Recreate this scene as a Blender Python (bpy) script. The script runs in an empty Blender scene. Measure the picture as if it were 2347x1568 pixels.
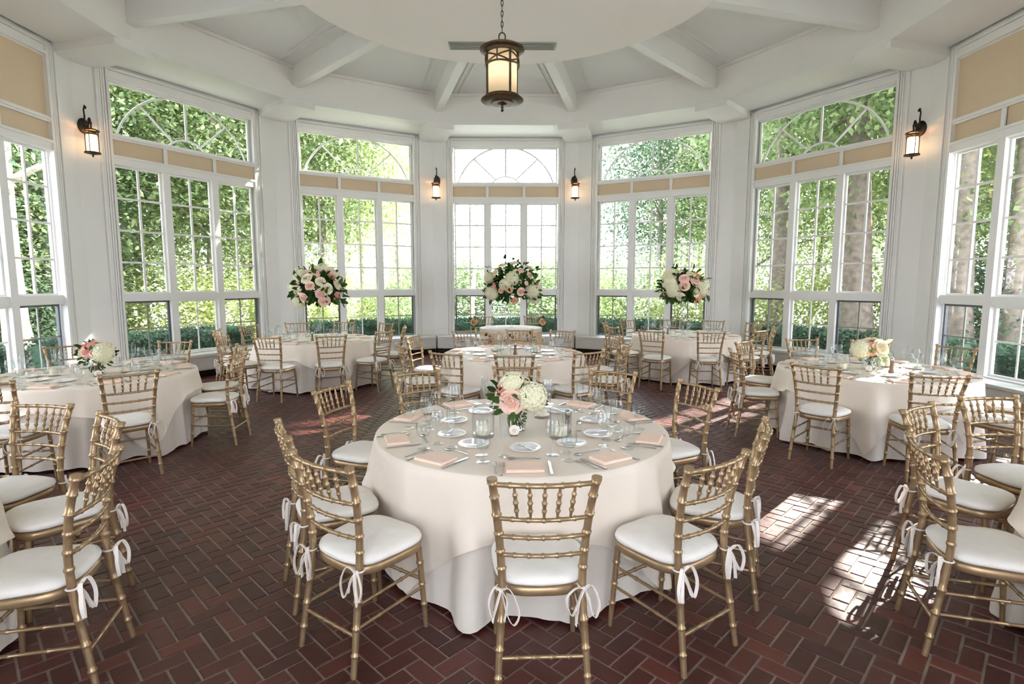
import bpy, math, random
from math import sin, cos, pi, radians as RAD, sqrt, atan2, tan
from mathutils import Vector, Matrix
random.seed(7)
SC = bpy.context.scene
COL = SC.collection

# ---------------------------------------------------------------- camera, sky, sun, exposure
cam = bpy.data.cameras.new('camera'); cam.sensor_width = 36; cam.lens = 36*1262/2347
cam.clip_start = 0.05; cam.clip_end = 300
camo = bpy.data.objects.new('camera', cam); COL.objects.link(camo)
camo.location = (0, 0, 1.68); camo.rotation_euler = (pi/2-0.1087, 0, -0.01115)
SC.camera = camo
SC.view_settings.view_transform = 'Standard'; SC.view_settings.look = 'None'
SC.view_settings.exposure = 1.32; SC.view_settings.gamma = 1.0; SC.view_settings.use_curve_mapping = False
SC.cycles.use_denoising = True
SC.cycles.max_bounces = 12; SC.cycles.diffuse_bounces = 7; SC.cycles.glossy_bounces = 4
SC.cycles.transmission_bounces = 6; SC.cycles.transparent_max_bounces = 40
SC.cycles.sample_clamp_indirect = 6.0
SC.cycles.caustics_reflective = False; SC.cycles.caustics_refractive = False

WORLD_STRENGTH = 5.4
SUN_STRENGTH = 15.0
SUN_AZ = (0.742, 0.670); SUN_EL = RAD(28.5)
SUN_DIR = Vector((SUN_AZ[0]*cos(SUN_EL), SUN_AZ[1]*cos(SUN_EL), sin(SUN_EL))).normalized()
w = bpy.data.worlds.new('sky'); SC.world = w; w.use_nodes = True
nt = w.node_tree; bg = nt.nodes['Background']
tc = nt.nodes.new('ShaderNodeTexCoord'); sx = nt.nodes.new('ShaderNodeSeparateXYZ'); cr = nt.nodes.new('ShaderNodeValToRGB')
nt.links.new(tc.outputs['Generated'], sx.inputs[0]); nt.links.new(sx.outputs['Z'], cr.inputs[0]); nt.links.new(cr.outputs[0], bg.inputs[0])
cr.color_ramp.elements[0].position = 0.0; cr.color_ramp.elements[0].color = (0.87, 0.90, 1.0, 1)
cr.color_ramp.elements[1].position = 0.8; cr.color_ramp.elements[1].color = (0.70, 0.80, 1.0, 1)
bg.inputs[1].default_value = WORLD_STRENGTH
sl = bpy.data.lights.new('sun', 'SUN'); sl.energy = SUN_STRENGTH; sl.angle = RAD(0.6); sl.color = (1.0, 0.95, 0.86)
so = bpy.data.objects.new('sun', sl); COL.objects.link(so)
so.rotation_euler = (-SUN_DIR).to_track_quat('-Z', 'Y').to_euler(); so.location = SUN_DIR*40

# ---------------------------------------------------------------- materials
def lin(r, g, b):
    f = lambda c: (c/255/12.92) if c/255 <= 0.04045 else ((c/255+0.055)/1.055)**2.4
    return (f(r), f(g), f(b), 1)
def mat(name, col, rough=0.5, metal=0.0, var=0.06, scale=8.0, bump=0.0, bscale=40.0, spec=0.5, sheen=0.0):
    m = bpy.data.materials.new(name); m.use_nodes = True
    n = m.node_tree; b = n.nodes['Principled BSDF']
    t = n.nodes.new('ShaderNodeTexCoord'); no = n.nodes.new('ShaderNodeTexNoise'); no.inputs['Scale'].default_value = scale
    no.inputs['Detail'].default_value = 3
    n.links.new(t.outputs['Object'], no.inputs['Vector'])
    r = n.nodes.new('ShaderNodeValToRGB')
    r.color_ramp.elements[0].position = 0.3; r.color_ramp.elements[1].position = 0.7
    r.color_ramp.elements[0].color = tuple(max(0, c*(1-var)) for c in col[:3])+(1,)
    r.color_ramp.elements[1].color = tuple(min(1, c*(1+var)) for c in col[:3])+(1,)
    n.links.new(no.outputs['Fac'], r.inputs[0]); n.links.new(r.outputs[0], b.inputs['Base Color'])
    b.inputs['Roughness'].default_value = rough; b.inputs['Metallic'].default_value = metal
    b.inputs['Specular IOR Level'].default_value = spec
    if sheen: b.inputs['Sheen Weight'].default_value = sheen
    if bump:
        n2 = n.nodes.new('ShaderNodeTexNoise'); n2.inputs['Scale'].default_value = bscale; n2.inputs['Detail'].default_value = 4
        n.links.new(t.outputs['Object'], n2.inputs['Vector'])
        bp = n.nodes.new('ShaderNodeBump'); bp.inputs['Strength'].default_value = bump; bp.inputs['Distance'].default_value = 0.004
        n.links.new(n2.outputs['Fac'], bp.inputs['Height']); n.links.new(bp.outputs[0], b.inputs['Normal'])
    return m
def glassmat(name, tint=(0.97, 0.985, 0.98), refl=1.0, rough=0.0, base=0.03):
    m = bpy.data.materials.new(name); m.use_nodes = True; n = m.node_tree
    for x in list(n.nodes): n.nodes.remove(x)
    o = n.nodes.new('ShaderNodeOutputMaterial'); mx = n.nodes.new('ShaderNodeMixShader')
    tr = n.nodes.new('ShaderNodeBsdfTransparent'); tr.inputs[0].default_value = tint+(1,)
    gl = n.nodes.new('ShaderNodeBsdfGlossy'); gl.inputs['Roughness'].default_value = rough
    fr = n.nodes.new('ShaderNodeLayerWeight'); fr.inputs[0].default_value = 0.5
    pw = n.nodes.new('ShaderNodeMath'); pw.operation = 'POWER'; pw.inputs[1].default_value = 3.0
    mt = n.nodes.new('ShaderNodeMath'); mt.operation = 'MULTIPLY_ADD'; mt.inputs[1].default_value = refl; mt.inputs[2].default_value = base
    n.links.new(fr.outputs['Facing'], pw.inputs[0]); n.links.new(pw.outputs[0], mt.inputs[0]); n.links.new(mt.outputs[0], mx.inputs[0])
    n.links.new(tr.outputs[0], mx.inputs[1]); n.links.new(gl.outputs[0], mx.inputs[2]); n.links.new(mx.outputs[0], o.inputs[0])
    return m
def leafmat(name, c1, c2, trans=0.5, rough=0.6):
    m = bpy.data.materials.new(name); m.use_nodes = True; n = m.node_tree
    for x in list(n.nodes): n.nodes.remove(x)
    o = n.nodes.new('ShaderNodeOutputMaterial'); mx = n.nodes.new('ShaderNodeMixShader'); mx.inputs[0].default_value = trans
    d = n.nodes.new('ShaderNodeBsdfDiffuse'); t = n.nodes.new('ShaderNodeBsdfTranslucent')
    tc = n.nodes.new('ShaderNodeTexCoord'); no = n.nodes.new('ShaderNodeTexNoise'); no.inputs['Scale'].default_value = 2.3; no.inputs['Detail'].default_value = 5
    n.links.new(tc.outputs['Object'], no.inputs['Vector'])
    r = n.nodes.new('ShaderNodeValToRGB'); r.color_ramp.elements[0].position = 0.35; r.color_ramp.elements[1].position = 0.62
    r.color_ramp.elements[0].color = c1; r.color_ramp.elements[1].color = c2
    n.links.new(no.outputs['Fac'], r.inputs[0]); n.links.new(r.outputs[0], d.inputs[0]); n.links.new(r.outputs[0], t.inputs[0])
    n.links.new(d.outputs[0], mx.inputs[1]); n.links.new(t.outputs[0], mx.inputs[2]); n.links.new(mx.outputs[0], o.inputs[0])
    return m
def emimat(name, col, strength, scale=6):
    m = mat(name, col, 0.6, var=0.04, scale=scale)
    b = m.node_tree.nodes['Principled BSDF']; b.inputs['Emission Color'].default_value = col; b.inputs['Emission Strength'].default_value = strength
    return m

M = {}
M['white'] = mat('white_paint', lin(229, 227, 222), 0.5, var=0.012, scale=1.5)
M['ceil'] = mat('ceiling_paint', lin(224, 222, 217), 0.75, var=0.012, scale=0.8)
M['disc'] = mat('cream_ceiling_disc_paint', lin(238, 231, 223), 0.75, var=0.012, scale=0.8)
M['frieze'] = mat('frieze_paint', lin(232, 228, 222), 0.75, var=0.012, scale=0.8)
M['beige'] = mat('beige_panel_paint', lin(212, 190, 158), 0.6, var=0.02, scale=3)
M['dark_frame'] = mat('dark_screen_frame', lin(78, 82, 84), 0.45, var=0.05)
M['slot'] = mat('grey_vent_and_gap_shade', lin(140, 140, 128), 0.5, var=0.04)
M['mortar'] = mat('mortar', lin(142, 126, 115), 0.9, var=0.25, scale=5, bump=0.3, bscale=60)
M['gold'] = mat('antique_gold_paint', lin(170, 143, 108), 0.36, metal=0.62, var=0.10, scale=30)
M['cushion'] = mat('white_cushion_cloth', lin(235, 229, 220), 0.85, var=0.02, scale=20, bump=0.25, bscale=300, spec=0.2)
M['ribbon'] = mat('white_ribbon', lin(238, 228, 218), 0.8, var=0.03, scale=40, spec=0.2)
M['cloth'] = mat('ivory_tablecloth', lin(233, 219, 202), 0.6, var=0.012, scale=6, bump=0.12, bscale=250, spec=0.45)
M['underlay'] = mat('white_underlay_cloth', lin(228, 217, 203), 0.85, var=0.012, scale=6, bump=0.15, bscale=250, spec=0.2)
M['peach'] = mat('peach_lit_tablecloth', lin(232, 196, 158), 0.8, var=0.03, scale=6, spec=0.2)  # peach light falling on the cloth is put into its colour
M['napkin'] = mat('blush_napkin', lin(244, 216, 196), 0.85, var=0.03, scale=25, spec=0.2)
M['china'] = mat('white_china', lin(240, 240, 238), 0.12, var=0.008)
M['silver'] = mat('silverware', lin(200, 200, 200), 0.18, metal=1.0, var=0.03)
M['glass'] = glassmat('drinking_glass', (0.975, 0.985, 0.985), 0.6, 0.0, 0.035)
M['pane'] = glassmat('window_glass', (0.985, 0.99, 0.985), 0.35, 0.0, 0.02)
M['bronze'] = mat('aged_bronze', lin(92, 76, 58), 0.42, metal=0.8, var=0.3, scale=30)
M['iron'] = mat('dark_iron_and_gap_shade', lin(52, 44, 36), 0.45, metal=0.6, var=0.2, scale=30)
M['mill'] = mat('brown_wood_mill', lin(120, 92, 72), 0.3, metal=0.2, var=0.1, scale=20)
M['frost'] = leafmat('lit_frosted_glass', lin(250, 232, 205), lin(255, 240, 215), 0.75)
M['frost_small'] = emimat('lit_lantern_glass', lin(255, 214, 165), 2.0)
M['bulb'] = emimat('glowing_bulb', lin(255, 240, 215), 9.0)
M['candle'] = mat('ivory_candle_wax', lin(240, 228, 205), 0.5, var=0.03)
M['wood'] = mat('plywood_table', lin(150, 120, 85), 0.6, var=0.1)
M['number'] = mat('cream_number_disc', lin(240, 228, 214), 0.6, var=0.05, scale=40)
M['ink'] = mat('grey_ink', lin(120, 112, 108), 0.7)
M['leaf_y'] = leafmat('sunlit_tone_leaf', lin(154, 166, 96), lin(212, 218, 160), 0.58)  # sunlit tone of the foliage, put into the leaf colour
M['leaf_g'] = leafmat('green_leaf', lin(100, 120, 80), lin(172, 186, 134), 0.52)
M['leaf_d'] = leafmat('shaded_tone_leaf', lin(68, 88, 70), lin(122, 144, 112), 0.42)  # foliage in shadow, its dark tone put into the leaf colour
M['leaf_h'] = leafmat('hedge_leaf', lin(58, 76, 62), lin(92, 116, 94), 0.2)
M['leaf_b'] = leafmat('bouquet_leaf', lin(34, 58, 30), lin(82, 110, 58), 0.15)
M['bark'] = mat('grey_bark', lin(128, 116, 104), 0.95, var=0.35, scale=9, bump=0.9, bscale=14)
M['bark_l'] = mat('pale_bark', lin(176, 164, 146), 0.95, var=0.25, scale=7, bump=0.8, bscale=14)
M['bounce_ground'] = mat('pale_bounce_ground', lin(200, 200, 192), 0.95, var=0.25, scale=1.5, bump=0.6, bscale=30)  # outdoor ground kept pale to bounce daylight up onto the ceiling
M['stem'] = mat('green_stem', lin(70, 96, 48), 0.7, var=0.15)
def petal(name, c, inner):
    m = mat(name, c, 0.7, var=0.05, scale=25, spec=0.25)
    return m
M['blush'] = petal('blush_petals', lin(243, 212, 196), None)
M['pink'] = petal('pink_petals', lin(232, 168, 156), None)
M['peachp'] = petal('peach_petals', lin(240, 192, 156), None)
M['ivoryp'] = petal('ivory_petals', lin(240, 232, 208), None)
M['hydr'] = petal('cream_hydrangea', lin(236, 232, 202), None)

bm_ = bpy.data.materials.new('herringbone_brick'); bm_.use_nodes = True
n = bm_.node_tree; b = n.nodes['Principled BSDF']
at = n.nodes.new('ShaderNodeAttribute'); at.attribute_name = 'tone'
r = n.nodes.new('ShaderNodeValToRGB')
r.color_ramp.elements[0].color = lin(66, 34, 31); r.color_ramp.elements[1].color = lin(126, 64, 52)
e_ = r.color_ramp.elements.new(0.55); e_.color = lin(92, 47, 40)
t = n.nodes.new('ShaderNodeTexCoord'); no = n.nodes.new('ShaderNodeTexNoise'); no.inputs['Scale'].default_value = 22; no.inputs['Detail'].default_value = 6
mx = n.nodes.new('ShaderNodeMix'); mx.data_type = 'RGBA'; mx.blend_type = 'MULTIPLY'; mx.inputs[0].default_value = 0.35
n.links.new(t.outputs['Object'], no.inputs['Vector']); n.links.new(at.outputs['Fac'], r.inputs[0])
n.links.new(r.outputs[0], mx.inputs[6]); n.links.new(no.outputs['Color'], mx.inputs[7]); n.links.new(mx.outputs[2], b.inputs['Base Color'])
b.inputs['Roughness'].default_value = 0.4; b.inputs['Specular IOR Level'].default_value = 0.5
rr = n.nodes.new('ShaderNodeMapRange'); rr.inputs[3].default_value = 0.3; rr.inputs[4].default_value = 0.55
n.links.new(no.outputs['Fac'], rr.inputs[0]); n.links.new(rr.outputs[0], b.inputs['Roughness'])
bp = n.nodes.new('ShaderNodeBump'); bp.inputs['Strength'].default_value = 0.5; bp.inputs['Distance'].default_value = 0.004
n.links.new(no.outputs['Fac'], bp.inputs['Height']); n.links.new(bp.outputs[0], b.inputs['Normal'])
M['brick'] = bm_

# ---------------------------------------------------------------- mesh helpers
class MB:
    def __init__(s): s.v = []; s.f = []
    def add(s, vs, fs):
        o = len(s.v); s.v += [tuple(v) for v in vs]; s.f += [tuple(i+o for i in f) for f in fs]; return s
    def box(s, x0, x1, y0, y1, z0, z1):
        v = [(x0, y0, z0), (x1, y0, z0), (x1, y1, z0), (x0, y1, z0), (x0, y0, z1), (x1, y0, z1), (x1, y1, z1), (x0, y1, z1)]
        return s.add(v, [(0, 3, 2, 1), (4, 5, 6, 7), (0, 1, 5, 4), (1, 2, 6, 5), (2, 3, 7, 6), (3, 0, 4, 7)])
    def prism(s, pts, z0, z1):
        k = len(pts)
        return s.add([(x, y, z0) for x, y in pts]+[(x, y, z1) for x, y in pts],
                     [tuple(range(k-1, -1, -1)), tuple(range(k, 2*k))]+[(i, (i+1) % k, k+(i+1) % k, k+i) for i in range(k)])
    def lathe(s, prof, k=16, c=(0, 0, 0), cap=True):
        o = len(s.v)
        for (r, z) in prof:
            for i in range(k):
                a = 2*pi*i/k; s.v.append((c[0]+r*cos(a), c[1]+r*sin(a), c[2]+z))
        for j in range(len(prof)-1):
            for i in range(k):
                s.f.append((o+j*k+i, o+j*k+(i+1) % k, o+(j+1)*k+(i+1) % k, o+(j+1)*k+i))
        if cap:
            if prof[0][0] > 1e-5: s.f.append(tuple(o+i for i in range(k-1, -1, -1)))
            if prof[-1][0] > 1e-5: s.f.append(tuple(o+(len(prof)-1)*k+i for i in range(k)))
        return s
    def tube(s, pts, rads, k=8, cap=True, flat=1.0):
        P = [Vector(p) for p in pts]; nP = len(P)
        if not hasattr(rads, '__len__'): rads = [rads]*nP
        o = len(s.v); up = None
        for i, p in enumerate(P):
            d = (P[min(i+1, nP-1)]-P[max(i-1, 0)])
            if d.length < 1e-9: d = Vector((0, 0, 1))
            d.normalize()
            if up is None:
                up = Vector((0, 0, 1)) if abs(d.z) < 0.9 else Vector((0, 1, 0))
            a = d.cross(up)
            if a.length < 1e-6: a = d.cross(Vector((1, 0, 0)))
            a.normalize(); b2 = a.cross(d).normalized(); up = b2
            for q in range(k):
                t = 2*pi*q/k
                s.v.append(tuple(p+a*(rads[i]*cos(t))+b2*(rads[i]*flat*sin(t))))
        for i in range(nP-1):
            for q in range(k):
                s.f.append((o+i*k+q, o+i*k+(q+1) % k, o+(i+1)*k+(q+1) % k, o+(i+1)*k+q))
        if cap:
            s.f.append(tuple(o+q for q in range(k-1, -1, -1))); s.f.append(tuple(o+(nP-1)*k+q for q in range(k)))
        return s
    def xf(s, m):
        s.v = [tuple(m @ Vector(v)) for v in s.v]; return s
    def join(s, t, m=None):
        vs = t.v if m is None else [tuple(m @ Vector(v)) for v in t.v]
        return s.add(vs, t.f)
    def mesh(s, name, material, smooth=False, ang=None):
        me = bpy.data.meshes.new(name); me.from_pydata(s.v, [], s.f)
        me.materials.append(material)
        if smooth:
            me.polygons.foreach_set('use_smooth', [True]*len(me.polygons))
            if ang: me.set_sharp_from_angle(angle=RAD(ang))
        me.update(); return me
def link(name, me, parent=None, loc=(0, 0, 0), rz=0, rot=None, scale=None):
    o = bpy.data.objects.new(name, me); COL.objects.link(o); o.location = loc
    o.rotation_euler = rot if rot else (0, 0, rz)
    if scale: o.scale = scale if hasattr(scale, '__len__') else (scale,)*3
    if parent: o.parent = parent
    return o
def ob(name, mb, m, parent=None, smooth=False, ang=35, **kw):
    return link(name, mb.mesh(name, m, smooth, ang if smooth else None), parent, **kw)
def tag(o, label, cat, group=None, kind=None):
    o['label'] = label; o['category'] = cat
    if group: o['group'] = group
    if kind: o['kind'] = kind
    return o
def struct(o): o['kind'] = 'structure'; return o
def kids(o): return [c for c in COL.objects if c.parent == o]
CH = {}
def tree_of(o):
    # remembers the children of a prototype once
    if o.name not in CH:
        m = {}
        for c in COL.objects:
            if c.parent: m.setdefault(c.parent.name, []).append(c)
        def walk(x): return (x, [walk(c) for c in m.get(x.name, [])])
        CH[o.name] = walk(o)
    return CH[o.name]
def copy_tree(o, loc, rz=0, scale=None):
    def cp(nd, par):
        c = nd[0].copy(); COL.objects.link(c); c.parent = par
        for k in nd[1]: cp(k, c)
        return c
    r = cp(tree_of(o), None); r.location = loc; r.rotation_euler = (0, 0, rz)
    if scale: r.scale = (scale,)*3
    return r
USED = set()
def place(proto, loc, rz, label, group, scale=None):
    if proto.name in USED: r = copy_tree(proto, loc, rz, scale)
    else:
        tree_of(proto); USED.add(proto.name); r = proto; r.location = loc; r.rotation_euler = (0, 0, rz)
        if scale: r.scale = (scale,)*3
    r['label'] = label; r['group'] = group
    return r

# ---------------------------------------------------------------- room dimensions
CY = 6.805; RAD_R = 6.6; AP = RAD_R*cos(RAD(15)); HS = RAD_R*sin(RAD(15))
HW = 1.231
Z_SILL, Z_R0, Z_R1, Z_H0, Z_H1, Z_T0, Z_TB, Z_TT, Z_SOF, Z_CEIL, Z_DISC = 0.40, 1.365, 1.49, 3.51, 3.65, 3.89, 3.97, 4.80, 5.0, 5.6, 5.258
AP_IN = 5.265
BAYS = [(-3, 'left'), (-2, 'far_left'), (-1, 'back_left'), (0, 'back'), (1, 'back_right'), (2, 'far_right'), (3, 'right')]
def bay_xf(k, dy=0):
    a = RAD(30*k); return (AP*sin(a), CY+AP*cos(a)+dy), -a
MIT = tan(RAD(15))

# ---------------------------------------------------------------- floor
ww = 0.091; g = 0.0038
V = []; F = []; tone = []
rt = 1/sqrt(2)
rng = random.Random(3)
N = 175
mv = []
def brick(x0, y0, x1, y1):
    cx, cy = (x0+x1)/2, (y0+y1)/2
    X = (cx-cy)*rt; Y = (cx+cy)*rt+4.5
    if abs(X) > 6.6 or Y < -3.4 or Y > 13.4: return
    if Y > 5 and (X*X+(Y-CY)**2) > 6.8**2: return
    o = len(V); j = rng.uniform(-.0012, .0012); dz = rng.uniform(-.0015, 0.0); bv = 0.0055
    tl = rng.uniform(-.0012, .0012)
    for (e, z) in ((0, -0.012), (bv*.6, dz), ):
        for (x, y) in ((x0+g+e, y0+g+e), (x1-g-e, y0+g+e), (x1-g-e, y1-g-e), (x0+g+e, y1-g-e)):
            x += rng.uniform(-.0008, .0008); y += rng.uniform(-.0008, .0008)
            zz = z+(tl if e else 0)*((x-cx)/ww)
            V.append(((x-y)*rt, (x+y)*rt+4.5, min(zz, 0.0)))
    F.append((o+4, o+5, o+6, o+7))
    for i in range(4): F.append((o+i, o+(i+1) % 4, o+4+(i+1) % 4, o+4+i))
    t = min(1, max(0, rng.gauss(0.45, 0.16)))
    tone.extend([t]*8)
for i in range(-N, N):
    for j in range(-N, N):
        d = (i-j) % 4
        if d == 0: brick(i*ww, j*ww, (i+2)*ww, (j+1)*ww)
        elif d == 3: brick(i*ww, j*ww, (i+1)*ww, (j+2)*ww)
me = bpy.data.meshes.new('floor'); me.from_pydata(V, [], F)
a = me.attributes.new('tone', 'FLOAT', 'POINT'); a.data.foreach_set('value', tone)
me.materials.append(M['brick']); me.update()
floor = struct(link('floor', me))
mbm = MB().prism([(-6.7, -3.5), (6.7, -3.5)]+[(6.85*sin(RAD(t)), CY+6.85*cos(RAD(t))) for t in range(90, -91, -15)], -0.1, -0.006)
ob('mortar_bed', mbm, M['mortar'], floor)

# ---------------------------------------------------------------- one window (shared meshes), bay-local axes: x along wall, y outwards
def window_parts(transom=True):
    P = []
    # casing: fluted side trims, head trims
    c = MB()
    for s in (-1, 1):
        for q, (a0, a1, d) in enumerate([(1.231, 1.265, .045), (1.275, 1.30, .03), (1.308, 1.333, .03), (1.341, 1.366, .03), (1.375, 1.41, .045)]):
            c.box(min(s*a0, s*a1), max(s*a0, s*a1), -d, 0.0, 0.42, 4.965)
        c.box(min(s*1.231, s*1.255), max(s*1.231, s*1.255), 0.0, 0.11, 0.42, 4.80)
    c.box(-1.231, 1.231, -.045, 0.0, Z_TT, Z_TT+.05); c.box(-1.231, 1.231, -.03, 0.0, Z_TT+.055, Z_TT+.12); c.box(-1.231, 1.231, -.045, 0.0, Z_TT+.125, 4.965)
    c.box(-1.231, 1.231, 0, .11, Z_TT-.02, Z_TT)
    c.box(-1.231, 1.231, -.03, 0.12, Z_T0, Z_TB); c.box(-1.231, 1.231, -.03, 0.12, Z_H0, Z_H1); c.box(-1.231, 1.231, -.05, 0.0, Z_T0+.03, Z_T0+.055)
    c.box(-1.231, 1.231, -.045, 0.0, Z_H1-.035, Z_H1)
    for x in (-.43, .43): c.box(x-.03, x+.03, -.02, 0.0, Z_H1, Z_T0)
    P.append(('casing', c, M['white']))
    m = MB()
    for x in (-.4291, .4291): m.box(x-.0575, x+.0575, -.01, .10, 0.42, Z_H0)
    P.append(('mullion', m, M['white']))
    rl = MB().box(-1.231, 1.231, .0, .12, Z_R0, Z_R1).box(-1.231, 1.231, -.03, .12, Z_SILL, Z_SILL+.035)
    P.append(('rail', rl, M['white']))
    bands = []
    for x0, x1 in ((-1.231, -.46), (-.40, .40), (.46, 1.231)):
        bands.append(('panel', MB().box(x0, x1, 0.01, .03, Z_H1, Z_T0), M['beige']))
    P += bands
    xs = [(-1.231+.024, -.4866), (-.3716, .3716), (.4866, 1.231-.024)]
    for q, (x0, x1) in enumerate(xs):
        f = MB(); z0, z1 = Z_R1, Z_H0; e = .028; y0, y1 = .055, .095
        f.box(x0, x0+e, y0, y1, z0, z1).box(x1-e, x1, y0, y1, z0, z1).box(x0+e, x1-e, y0, y1, z0, z0+e).box(x0+e, x1-e, y0, y1, z1-e, z1)
        cx = (x0+x1)/2; f.box(cx-.015, cx+.015, y0+.004, y1-.004, z0+e, z1-e)
        for j in (1, 2, 3):
            z = z0+(z1-z0)*j/4; f.box(x0+e, x1-e, y0+.005, y1-.005, z-.015, z+.015)
        P.append(('upper_sash', f, M['white'], [('pane', MB().box(x0+e-.004, x1-e+.004, .0735, .0765, z0+e-.004, z1-e+.004), M['pane'])]))
        f = MB(); z0, z1 = Z_SILL+.035, Z_R0; mt = M['white'] if q == 1 else M['dark_frame']; e = .03
        f.box(x0, x0+e, y0, y1, z0, z1).box(x1-e, x1, y0, y1, z0, z1).box(x0+e, x1-e, y0, y1, z0, z0+e).box(x0+e, x1-e, y0, y1, z1-e, z1)
        mt2 = MB().box(cx-.011, cx+.011, y0+.012, y1-.012, z0+e, z1-e).box(x0+e, cx-.011, y0+.012, y1-.012, (z0+z1)/2-.011, (z0+z1)/2+.011).box(cx+.011, x1-e, y0+.012, y1-.012, (z0+z1)/2-.011, (z0+z1)/2+.011)
        P.append(('lower_sash', f, mt, [('pane', MB().box(x0+e-.004, x1-e+.004, .0735, .0765, z0+e-.004, z1-e+.004), M['pane']), ('muntin', mt2, M['slot'] if q != 1 else M['white'])]))
    if transom:
        f = MB(); e = .03; z0, z1 = Z_TB, Z_TT-.02; x0, x1 = -1.207, 1.207
        f.box(x0, x0+e, .055, .095, z0, z1).box(x1-e, x1, .055, .095, z0, z1).box(x0+e, x1-e, .055, .095, z0, z0+e).box(x0+e, x1-e, .055, .095, z1-e, z1)
        a = MB(); cz = Z_TB-.34; R = 1.17
        th0 = math.asin((Z_TB+.01-cz)/R)
        a.tube([(R*cos(t), .075, cz+R*sin(t)) for t in [th0+(pi-2*th0)*i/28 for i in range(29)]], .019, 6, flat=1.0)
        R2 = .42; cz2 = Z_TB-.26; t0 = math.asin((Z_TB+.01-cz2)/R2)
        a.tube([(R2*cos(t), .075, cz2+R2*sin(t)) for t in [t0+(pi-2*t0)*i/12 for i in range(13)]], .018, 6)
        a.box(-.017, .017, .062, .088, cz2+R2, cz+R)
        for s in (-1, 1): a.tube([(s*.24, .075, cz2+.35), (s*.74, .075, cz+R*.765)], .017, 6)
        P.append(('transom_sash', f, M['white'], [('fanlight_muntin', a, M['white']), ('pane', MB().box(x0+e-.004, x1-e+.004, .0735, .0765, z0+e-.004, z1-e+.004), M['pane'])]))
    else:
        P.append(('upper_panel', MB().box(-1.231, 1.231, 0.01, .04, Z_TB, Z_TT), M['beige']))
    return P
def build_window(name, transom):
    r = bpy.data.objects.new(name, None); COL.objects.link(r); r['kind'] = 'structure'
    for p in window_parts(transom):
        o = ob(p[0], p[1], p[2], r)
        if len(p) > 3:
            for c in p[3]: ob(c[0], c[1], c[2], o)
    return r
def wall_mb(transom=True):
    m = MB(); T = .13; zt = 5.9
    for s in (-1, 1):
        pts = [(s*HW, 0), (s*HS, 0), (s*(HS+T*MIT), T), (s*HW, T)]
        if s < 0: pts = pts[::-1]
        m.prism(pts, 0, zt)
    m.box(-HW, HW, 0, T, 0, Z_SILL); m.box(-HW, HW, 0, T, Z_TT, zt)
    m.box(-HW, HW, .05, T, Z_H0+.01, Z_TB-.01)
    if not transom: m.box(-HW, HW, .05, T, Z_TB-.01, Z_TT)
    return m
W_T = wall_mb(True).mesh('wall', M['white']); W_B = wall_mb(False).mesh('wall', M['white'])
def ledge_mb():
    m = MB(); D = .34; hw = HS-.02
    tr = lambda y: hw-(-y)*MIT
    m.prism([(-tr(-D-.03), -D-.03), (tr(-D-.03), -D-.03), (tr(-.05), -.05), (-tr(-.05), -.05)], .375, .415)
    m.prism([(-tr(-D), -D), (tr(-D), -D), (tr(-.05), -.05), (-tr(-.05), -.05)], .13, .375)
    m.prism([(-tr(-D), -D-.008), (tr(-D), -D-.008), (tr(-D), -D), (-tr(-D), -D)], .16, .18)
    return m
def toe_gap_mb():
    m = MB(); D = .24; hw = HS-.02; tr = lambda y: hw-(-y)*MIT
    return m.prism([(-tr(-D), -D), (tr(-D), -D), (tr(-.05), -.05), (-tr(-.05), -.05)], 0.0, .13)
L_ME = ledge_mb().mesh('ledge', M['white']); K_ME = toe_gap_mb().mesh('toe_gap', M['iron'])  # dark block under the ledge stands in for shade in the gap
wproto = build_window('window_4', True); wproto_b = build_window('window_1', False)
def put_window(proto, name, loc, rz):
    if proto.name in USED:
        o = copy_tree(proto, loc, rz)
    else:
        tree_of(proto); USED.add(proto.name); o = proto; o.location = loc; o.rotation_euler = (0, 0, rz)
    o.name = name; return o
order = [0, -3, -2, -1, 1, 2, 3]
SIDE = dict(BAYS)
for k in order:
    (x, y), rz = bay_xf(k); tr = abs(k) < 3
    struct(link('wall_'+SIDE[k], W_T if tr else W_B, None, (x, y, 0), rz))
    put_window(wproto if tr else wproto_b, 'window_%d' % (k+4), (x, y, 0), rz)
    t = struct(link('trim_%d' % (k+4), L_ME, None, (x, y, 0), rz)); link('toe_gap_shade', K_ME, t)
nw = 8
for s, nm in ((-1, 'left'), (1, 'right')):
    for q in (1, 2):
        (x, y), rz = bay_xf(3*s, -2*HS*q)
        struct(link('wall_%s_rear' % nm, W_B, None, (x, y, 0), rz))
        put_window(wproto_b, 'window_%d' % nw, (x, y, 0), rz); nw += 1  # unseen side windows, added to let more daylight in
        t = struct(link('trim_%d' % nw, L_ME, None, (x, y, 0), rz)); link('toe_gap_shade', K_ME, t)
YB = CY-5*HS
for q in (0,):
    struct(link('wall_rear', W_B, None, (0, YB, 0), pi))
    put_window(wproto_b, 'window_%d' % nw, (0, YB, 0), pi); nw += 1  # rear window added behind the camera as a source of fill light
struct(ob('wall_rear_end', MB().box(-6.8, -HS, YB-.25, YB, 0, 5.9).box(HS, 6.8, YB-.25, YB, 0, 5.9), M['white']))

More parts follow.
